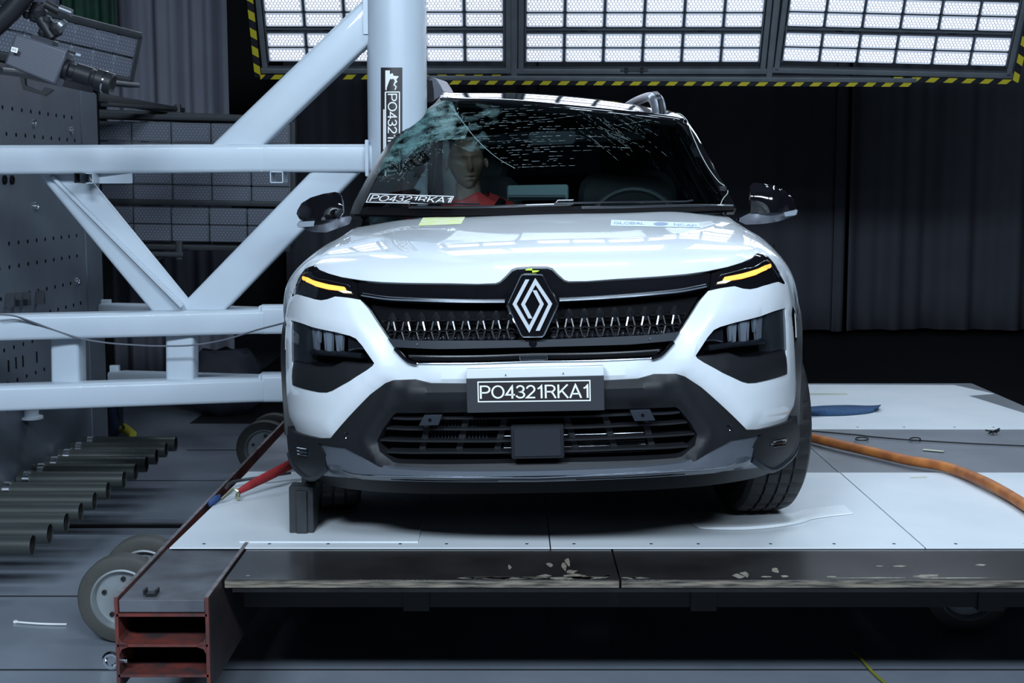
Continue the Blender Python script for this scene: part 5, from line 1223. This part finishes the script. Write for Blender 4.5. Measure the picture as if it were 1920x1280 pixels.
def lm(s, t):
    q = qs[0] * 0; s2, t2 = 1 - (.12 + .76 * s), 1 - (.2 + .6 * t); return (qs[3] * (1 - s2) + qs[2] * s2) * (1 - t2) + (qs[0] * (1 - s2) + qs[1] * s2) * t2 + np.array([0, -.0006, 0])
m = MB(); m.add([lm(s, t) for s, t in V2], F2); m.build('number_lettering', INKB, nlb, fixn=False, smooth=0)
arm = thing('camera_arm', 'black ball-joint arm holding the high-speed camera at the top left', 'camera arm', pt(90, 30, 4.6))
m = MB(); m.tube([pt(*p) for p in ((-20, 60, 4.5), (20, 22, 4.5), (60, -25, 4.5))], .032, 12); m.build('arm_tube', PBLACK, arm)
m = MB()
for px, py, r in ((72, 22, .030), (65, 30, .022), (88, 40, .02), (105, 55, .026), (80, 62, .016), (96, 66, .018), (50, 28, .014)):
    p = pt(px, py, 4.56); m.lathe(p, (0, 0, 1), [(.0005, -r), (r * .7, -r * .75), (r, 0), (r * .7, r * .75), (.0005, r)], 16)
m.tube([pt(72, 5, 4.56), pt(73, 30, 4.56), pt(92, 60, 4.56), pt(100, 72, 4.56)], .02, 10); m.build('ball_joint', PBLACK, arm)
m = MB(); m.cyl(pt(86, 8, 4.54), pt(112, 22, 4.54), .014); m.build('clamp_lever', PBLACK, arm)
m = MB(); m.cyl(pt(112, 16, 4.5), pt(135, 25, 4.5), .012); m.cyl(pt(112, 46, 4.5), pt(119, 52, 4.5), .022); m.build('knob', mat('knob_metal', (.2, .21, .23), .4, metal=.8, var=.2), arm)
m = MB(); m.rbox((pt(84, 78, 4.56) + pt(84, 74, 4.56)) / 2, (.075, .05, .018), .004, rot=Matrix.Rotation(R_(18), 3, 'Y')); m.build('shoe_plate', GREYPL, arm)
m = MB(); m.beam(pt(-10, 132, 4.8), pt(250, 160, 6.2), .06, .02, .004); m.build('support_bar', GREYPL, arm)
# ---------------------------------------------------------------- trolley
DZ = .45
TX0, TX1, TY0, TY1 = -1.10, 2.74, 3.99, 8.05
trl = thing('trolley', 'low wheeled platform trolley with wooden deck and rusty steel side beam, carrying the car', 'trolley', ((TX0 + TX1) / 2, 6, 0))
PLY = mat('dark_film_plywood', (.030, .028, .028), .28, coat=.3, var=.35, vscale=5, col2=(.018, .016, .016)); GPLY = mat('grey_deck_board', (.19, .20, .22), .5, var=.15, vscale=4)
EDGE = mat('worn_plywood_edge', (.22, .19, .145), .7, var=.85, vscale=9, stretch=(1, 1, 12), bump=.4, bscale=60, col2=(.02, .018, .016))
GB2 = mat('grey_film_plywood', (.14, .15, .18), .35, var=.35, vscale=4, col2=(.10, .10, .12))
cuts = [-.866, .325, 1.93, TX1]
for i, (a, b) in enumerate(zip(cuts[:-1], cuts[1:])):
    m = MB(); m.box(((a + b) / 2, (TY0 + 4.75) / 2, DZ - .013), (b - a - .006, 4.75 - TY0, .022)); o = m.build('deck_board', PLY, trl, bevel=.001)
    m = MB(); m.box(((a + b) / 2, TY0 - .002, DZ - .014), (b - a - .008, .006, .021)); m.build('board_edge', EDGE, o)
for a, b, c, d in ((-.866, .125, 4.752, 8.05), (.125, 1.345, 4.752, 8.05), (1.345, 2.74, 4.752, 6.02), (1.345, 2.74, 6.022, 8.05), (-1.095, -.868, 4.37, 8.05)):
    m = MB(); m.box(((a + b) / 2, (c + d) / 2, DZ - .012), (b - a - .004, d - c, .02)); m.build('deck_board', GPLY, trl)
# scuffs
rg = random.Random(11); SC = mat('bare_wood_scar', (.30, .27, .21), .7, var=.5, vscale=60)
def scar(cx, cy, w_, l_, n=9):
    pts = [(cx + w_ * (1 + rg.uniform(-.5, .5)) * math.cos(t), cy + l_ * (1 + rg.uniform(-.5, .5)) * math.sin(t)) for t in np.linspace(0, 6.28, n, endpoint=False)]
    m = MB(); m.add([(x, y, DZ - .0015) for x, y in pts], [tuple(range(n))]); m.build('scuff_mark', SC, trl, fixn=False, smooth=0)
for px, py, w_, l_ in ((900, 1088, .06, .008), (960, 1087, .09, .012), (1070, 1084, .05, .02), (1030, 1058, .008, .035), (1065, 1052, .008, .05), (1072, 1070, .02, .02), (1385, 1079, .015, .02), (1438, 1080, .015, .01), (1470, 1079, .014, .01), (1200, 1084, .03, .006), (1560, 1080, .014, .008), (1685, 1060, .025, .008), (1740, 1078, .04, .015), (1840, 1058, .02, .01), (1650, 1060, .01, .008), (880, 1088, .03, .007), (930, 1087, .05, .01), (1000, 1087, .05, .009), (1100, 1084, .06, .012), (1075, 1078, .03, .02), (1020, 1078, .02, .012), (955, 1062, .006, .03), (1058, 1060, .007, .04), (1180, 1084, .02, .01), (1395, 1074, .012, .03), (1455, 1068, .012, .03), (1640, 1088, .1, .005), (1770, 1087, .12, .006)):
    p = ptz(px, py, DZ); scar(p[0], max(p[1], TY0 + .02), w_, l_)
for x, y in ((-.80, 4.03), (.29, 4.03), (1.9, 4.04)):
    m = MB(); m.cyl((x, y, DZ - .003), (x, y, DZ - .0005), .007, n=12); m.build('screw', CHROME, trl)
m = MB(); m.box((TX1 / 2 - .42, TY0 + .015, DZ - .034), (TX1 + .84, .03, .012)); m.build('edge_angle', mat('black_steel', (.02, .02, .022), .45, metal=.5, var=.3, vscale=10), trl)
m = MB(); m.box((TX1 / 2 - .42, TY0 + .20, DZ - .09), (TX1 + .84, .06, .10)); m.box((TX1 / 2 - .42, TY1 - .2, DZ - .09), (TX1 + .84, .06, .10))
for x in (-.3, .6, 1.5, 2.5): m.box((x, 6, DZ - .10), (.08, 3.7, .10))
m.build('cross_member', mat('black_steel_frame', (.012, .012, .013), .6, var=.3), trl)
for (x, y, d) in ((-.05, 4.0, .012),): pass
# side beam
RUST = mat('red_oxide_steel', (.15, .03, .022), .55, var=.7, vscale=14, col2=(.035, .025, .026), bump=.3, bscale=30); DKST = mat('dirty_dark_steel', (.045, .032, .032), .5, var=.5, vscale=8, col2=(.02, .02, .022), metal=.3)
BX0, BX1, BY = -1.135, -.875, 3.80
m = MB()
for z in (.40, .31, .22): m.box(((BX0 + BX1) / 2, (BY + 8.0) / 2, z), (BX1 - BX0, 8.0 - BY, .008))
for x in (BX0, BX1): m.box((x, (BY + 8.0) / 2, .315), (.010, 8.0 - BY, .275))
for x, s in ((BX0 + .006, 1), (BX1 - .006, -1)):
    for z in (.31,):
        for k in (-1, 1): m.prism([(x, BY, z), (x, BY, z + k * .025), (x + s * .006, BY, z + k * .011), (x + s * .025, BY, z + k * .004), (x + s * .025, BY, z)], (0, 4.2, 0))
m.build('side_beam', RUST, trl, smooth=0)
m = MB(); m.box((BX1 + .0055, (BY + 8.0) / 2 + .01, .315), (.002, 8.0 - BY, .272)); m.build('beam_flank', DKST, trl)
m = MB(); m.box((BX0 - .0005, (BY + 8.0) / 2, .4535), (.012, 8.0 - BY, .003)); m.box((BX1, (BY + 4.4) / 2, .4535), (.012, 4.4 - BY, .003)); m.build('worn_rim', mat('worn_steel_rim', (.28, .24, .24), .45, metal=.6, var=.5, vscale=20), trl)
m = MB(); m.box(((BX0 + BX1) / 2, (BY + 4.36) / 2 + .005, .425), (BX1 - BX0 - .014, 4.36 - BY, .036)); m.build('beam_insert', mat('grey_wood_insert', (.10, .105, .12), .6, var=.55, vscale=7, col2=(.05, .05, .06), bump=.2), trl, bevel=.002)
m = MB(); c = (BX0 - .028, BY + .03, .255); m.lathe(c, (0, 1, 0), [(.016, -.006), (.022, -.006), (.028, 0), (.022, .006), (.016, .006), (.012, 0)], 24, close=True); m.cyl((BX0 - .012, BY + .03, .255), (BX0 + .02, BY + .03, .255), .008); m.build('eye_bolt', CHROME, trl)
m = MB(); p = ptz(284, 1113, DZ); m.box(p + np.array([0, 0, .003]), (.04, .03, .004)); m.box(p + np.array([-.017, 0, .010]), (.006, .03, .012)); m.box(p + np.array([.017, 0, .010]), (.006, .03, .012))
bc = m.build('bracket_clip', PBLACK, None); tagthing(bc, 'small black clip lying on the end of the side beam', 'clip')
# wheels of the trolley
TIRE2 = mat('grey_solid_tyre', (.075, .075, .068), .5, var=.2, vscale=6); RIMG = mat('galvanised_rim', (.34, .37, .38), .45, metal=.5, var=.3, vscale=9)
DARKNUT = mat('dark_nut', (.05, .05, .05), .4, metal=.7, var=.2)
def twheel(x, y, R=.16):
    c = (x, y, R + .001); m = MB(); m.lathe(c, (0, -1, 0), [(R * .68, -.03), (R * .82, -.034), (R * .97, -.028), (R, -.022), (R, .022), (R * .97, .028), (R * .82, .034), (R * .68, .03)], 56); t = m.build('wheel', TIRE2, trl, smooth=35)
    m = MB(); m.lathe(c, (0, -1, 0), [(R * .68, -.03), (R * .70, .032), (R * .66, .034), (R * .63, .028), (R * .60, .010), (R * .42, .002), (R * .22, .012), (.001, .012)], 48); r = m.build('rim', RIMG, t, smooth=35)
    m = MB(); m.lathe((c[0], c[1] - .012, c[2]), (0, -1, 0), [(.02, 0), (.018, .012), (.001, .014)], 6); m.build('hub_cap', CHROME, r)
    for k in range(5): a = 2 * math.pi * k / 5 + .3; m = MB(); m.lathe((c[0] + math.cos(a) * R * .45, c[1] - .004, c[2] + math.sin(a) * R * .45), (0, -1, 0), [(.009, 0), (.009, .01), (.001, .01)], 6); m.build('wheel_nut', DARKNUT, r)
for x, y in ((-1.385, 4.74), (-1.375, 5.0), (-1.375, 7.5), (-1.365, 7.74), (1.66, 4.85)): twheel(x, y)
m = MB(); p = pt(310, 1028, 4.9); m.box((-1.18, 4.95, .27), (.10, .10, .06)); m.cyl((-1.39, 4.70, .16), (-1.39, 5.05, .16), .02); m.beam((-1.385, 4.87, .17), (-1.20, 4.87, .31), .05, .05, .006)
m.build('axle_bracket', mat('orange_red_paint', (.40, .045, .025), .5, var=.3, vscale=15), trl)
m = MB(); m.cyl((-1.375, 7.46, .16), (-1.375, 7.78, .16), .02); m.beam((-1.375, 7.62, .17), (-1.15, 7.62, .31), .05, .05, .006); m.build('axle_bracket', mat('orange_red_paint', (.40, .045, .025)), trl)
# ---- white sheets on the deck
SHEET = mat('white_sheet', (.70, .73, .75), .5, var=.07, vscale=3, col2=(.64, .68, .71), coat=.1)
def sheet(poly, label, th=.003, z=DZ, mt=SHEET, name='white_sheet', nails=True):
    m = MB(); m.prism([(x, y, z - .001) for x, y in poly], (0, 0, th + .001)); o = m.build(name, mt, None, smooth=0, bevel=.001); tagthing(o, label, 'sheet', 'white sheets on the deck'); 
    if nails:
        rg2 = random.Random(len(label)); m = MB(); x0, x1 = poly[0][0], poly[1][0]; y0 = poly[0][1]
        for k in range(6): x = x0 + (x1 - x0) * (k + .5) / 6 + rg2.uniform(-.03, .03); m.cyl((x, y0 + .05, z + th), (x, y0 + .05, z + th + .0006), .006, n=8)
        q = m.build('nail', PDARK, o, world=False, smooth=0); q['kind'] = 'stuff'
    return o
sheet([(-1.115, 4.335), (.123, 4.335), (.123, 5.52), (-1.085, 5.52)], 'white sheet at the front left of the deck, under the black block')
sheet([(.127, 4.335), (1.343, 4.335), (1.343, 5.50), (.127, 5.50)], 'white sheet at the front of the deck under the car nose')
sheet([(1.347, 4.335), (2.70, 4.345), (2.70, 5.50), (1.347, 5.50)], 'white sheet at the front right of the deck, right of the tyre')
sheet([(1.30, 6.50), (2.72, 6.50), (2.55, 7.55), (2.72, 7.62), (2.60, 7.95), (1.30, 7.98)], 'white sheet at the far right corner of the deck under the blue strap')
p = ptz(440, 1014, DZ); sheet([(-.90, 4.40), (-.31, 4.40), (-.31, 5.1), (-.87, 5.1)], 'smaller white sheet layered on the front left one, under the black block', th=.004, z=DZ + .003, nails=False)
# lifted film under the right tyre
rows = []; top = [(1300, 985), (1313, 991), (1350, 993), (1400, 993), (1450, 989), (1500, 981), (1530, 972), (1600, 963)]
fr_ = [ptz(x, y, DZ + .004) for x, y in spline(top, 4)]
for k, (dy, dz) in enumerate(((0, .0), (.002, .010), (.012, .012), (.06, .005), (.14, .001))):
    rows.append([p + np.array([0, dy, dz * math.sin(math.pi * min(max(i / (len(fr_) - 1), .05), .97)) + .0005]) for i, p in enumerate(fr_)])
m = MB(); m.grid(rows); o = m.build('plastic_film', mat('white_film', (.82, .85, .87), .4, var=.05), None, fixn=False); tagthing(o, 'crinkled white film edge lying in front of the right tyre', 'film')
# ---- black block at the left tyre
a, b = ptz(543, 999, DZ + .007), ptz(586, 999, DZ + .007); BLK = mat('black_block', (.03, .033, .038), .6, var=.25, vscale=20, bump=.3, bscale=60)
wb = thing('wheel_block', 'black wedge block standing against the left front tyre', 'block', ((a[0] + b[0]) / 2, a[1] + .04, DZ + .007))
hB = float(pt(545, 913, a[1])[2]) - (DZ + .007); m = MB(); x0, x1, y0 = a[0], b[0] , a[1]
m.prism([(x0, y0, DZ + .007), (x0, y0, DZ + .007 + hB), (x0, y0 + .08, DZ + .007 + hB), (x0, y0 + .16, DZ + .007)], (x1 - x0 + .004, 0, 0)); m.build('wedge', BLK, wb, bevel=.002)
m = MB(); p0, p1 = pt(557, 1000, y0)[0], pt(577, 1000, y0)[0]; m.box(((p0 + p1) / 2, y0 - .004, DZ + .008 + hB * .46), (p1 - p0, .014, hB * .92)); m.build('centre_rib', BLK, wb, bevel=.002)
# ---- red strap with hook
RS = mat('red_webbing', (.38, .025, .03), .7, var=.25, vscale=40); st = thing('red_strap', 'red ratchet strap with a metal hook tied over the left edge of the deck', 'strap', ptz(440, 925, DZ + .02))
def ribbon(mb, pts, wds, th=.003, wdir=(0, 0, 1)):
    rows = []
    for i, p in enumerate(pts):
        w_ = np.array(wdir) * wds[i] / 2; rows.append([p - w_, p + w_])
    mb.grid(rows)
P = [pt(445, 922, 5.02), pt(470, 908, 5.07), pt(510, 888, 5.15), pt(560, 862, 5.25)]; m = MB(); ribbon(m, P, [.022, .034, .040, .042]); m.build('webbing', RS, st, solid=.004, fixn=False)
m = MB(); m.tube(spline([pt(447, 921, 5.0), pt(438, 917, 5.0), (pt(428, 925, 4.98)), pt(415, 936, 4.94)], 5), .006, 8); m.cyl(pt(446, 926, 5.0), pt(446, 934, 4.98), .009); m.build('hook', mat('zinc_yellow', (.45, .45, .32), .35, metal=.8, var=.1), st)
m = MB(); P = [pt(414, 932, 4.94), pt(402, 938, 4.92), pt(392, 945, 4.90)]; ribbon(m, P, [.022, .034, .02]); m.build('loop', mat('blue_webbing', (.03, .07, .20), .8, var=.3, vscale=30), st, solid=.006, fixn=False)
m = MB(); m.tube(spline([pt(424, 914, 5.05), pt(438, 903, 5.2), pt(500, 893, 5.25), pt(545, 886, 5.3)], 5), .006, 8); m.build('rod', RIG, st)
# ---- blue strap on the rear sheet
BW = mat('blue_strap_weave', (.035, .10, .22), .75, var=.35, vscale=120, bump=.5, bscale=250)
zc_ = DZ + .012; tpx = [(1490, 765.5), (1508, 764), (1545, 761), (1590, 760), (1630, 761), (1652, 759.5)]; bpx = [(1490, 782), (1510, 778), (1550, 779), (1590, 778), (1630, 774), (1643, 769)]
m = MB(); n_ = 20; A = spline(tpx, 4); B_ = spline(bpx, 4)
m.grid([[ptz(*p, zc_ + .006 + .01 * math.sin(i / 3)) for i, p in enumerate(A)], [ptz(*((p + q) / 2), zc_ + .012 + .01 * math.sin(i / 3)) for i, (p, q) in enumerate(zip(A, B_))], [ptz(*q, zc_ - .006) for q in B_]])
o = m.build('blue_strap', BW, None, solid=.003, fixn=False); tagthing(o, 'wide blue woven strap lying on the far white sheet', 'strap')
# ---- orange hose
OR = mat('orange_rubber', (.50, .17, .035), .55, var=.45, vscale=12, col2=(.30, .09, .025)); HP = [(1470, 806), (1506, 815), (1525, 821), (1570, 832), (1640, 848), (1700, 862), (1760, 872), (1800, 884), (1850, 905), (1895, 930), (1930, 952), (1990, 990)]
hz = [.03] * 3 + [.032, .03, .03, .03, .03, .035, .03, .03, .03]
m = MB(); m.tube(spline([ptz(x, y, DZ + z) for (x, y), z in zip(HP, hz)], 6), .021, 14); o = m.build('hose', OR, None, fixn=False); tagthing(o, 'thick orange hose snaking across the deck to the right', 'hose')
# thin black wire with small loops
WP = [(1500, 806), (1560, 811), (1605, 815), (1640, 819), (1700, 824), (1800, 830), (1860, 833), (1930, 836)]
m = MB(); m.tube(spline([ptz(x, y, DZ + .006) for x, y in WP], 5), .0035, 6)
for cx, cy, rx in ((1616, 822.5, 12), (1716, 823, 10)): m.tube([ptz(cx + rx * math.cos(t), cy + 3 * math.sin(t), DZ + .010) for t in np.linspace(0, 6.28, 20)], .003, 6)
bw = m.build('black_wire', PBLACK, None, fixn=False); tagthing(bw, 'thin black wire with small loops lying on the deck behind the orange hose', 'wire')
p = ptz(1861, 813, DZ); m = MB(); rg = random.Random(2)
for k in range(7): a = rg.uniform(0, 6.28); m.tube([p + np.array([0, 0, .01]), p + np.array([.03 * math.cos(a), .05 * math.sin(a), rg.uniform(.003, .03)])], .004, 5)
kn = m.build('knotted_cord', PBLACK, None, fixn=False); tagthing(kn, 'small dark knot of cord on the grey deck board', 'cord')
TAPE = mat('pale_tape', (.50, .54, .42), .6, var=.2)
for (px, py, w_, d_, a, lb) in ((1750, 844, .09, .03, -.5, 'pale tape scrap on the grey deck board behind the hose'), (1545, 738.5, .26, .05, 0, 'pale tape patch on the far white sheet'), (1722, 894.5, .07, .015, .2, 'short pale tape scrap at the edge of the right white sheet')):
    p = ptz(px, py, DZ + .004); m = MB(); m.box(p, (w_, d_, .001), rot=Matrix.Rotation(a, 3, 'Z')); o = m.build('tape_scrap', TAPE, None, smooth=0); tagthing(o, lb, 'tape')
# ---- floor odds and ends
m = MB(); m.tube(spline([ptz(x, y, .006) for x, y in ((29, 1165.5), (60, 1168), (90, 1169.5), (125, 1170))], 4), .004, 6); m.box(ptz(29, 1165, .006), (.012, .014, .008)); o = m.build('zip_tie', WTXT, None, fixn=False); tagthing(o, 'white cable tie lying on the floor at the bottom left', 'cable tie')
m = MB(); m.tube(spline([ptz(x, y, .008) for x, y in ((1596, 1220), (1612, 1232), (1635, 1258), (1662, 1282), (1690, 1300))], 5), .005, 6); o = m.build('yellow_wire', mat('yellow_green_wire', (.25, .26, .03), .6, var=.1), None, fixn=False); tagthing(o, 'yellow-green wire on the floor under the trolley', 'wire')
cc_ = ptz(236, 812, .03); cn = thing('power_plug', 'yellow connector on a black cable behind the tubes', 'plug', cc_)
m = MB(); m.cyl(ptz(232, 803, .05), ptz(250, 814, .03), .035, .025, n=12); m.build('connector', mat('yellow_plastic', (.45, .42, .05), .5, var=.15), cn)
m = MB(); m.tube(spline([ptz(233, 803, .05), pt(226, 790, 8.4), pt(221, 768, 8.3), pt(224, 740, 8.2)], 5), .010, 6); m.build('cable', PBLACK, cn)
bp = ptz(203, 815, 0); m = MB(); m.rbox((bp[0] , 8.75, .17), (.16, .25, .34), .02); bb = m.build('blue_box', mat('dark_blue_plastic', (.012, .02, .06), .5, var=.1), None); tagthing(bb, 'dark blue box on the floor past the end of the perforated wall', 'box')
gb = MB(); c = Vector((-2.05, 9.6, .0)); V = []
for j in range(9):
    for i in range(16):
        t = 2 * math.pi * i / 16; k = math.sin(math.pi * min(j + .6, 8) / 9) ** .5; V.append(c + Vector((.30 * k * math.cos(t) * (1 + .15 * math.sin(3 * t + j)), .22 * k * math.sin(t), .45 * j / 8 + .02 * math.sin(5 * t))))
gb.add(V, [(j * 16 + i, j * 16 + (i + 1) % 16, (j + 1) * 16 + (i + 1) % 16, (j + 1) * 16 + i) for j in range(8) for i in range(16)] + [tuple(range(16)), tuple(range(128, 144))])
o = gb.build('bundle', mat('grey_blue_cover', (.06, .065, .09), .7, var=.2), None, smooth=70); tagthing(o, 'slumped grey-blue covered bundle on the floor beside the dark blue box', 'bundle')
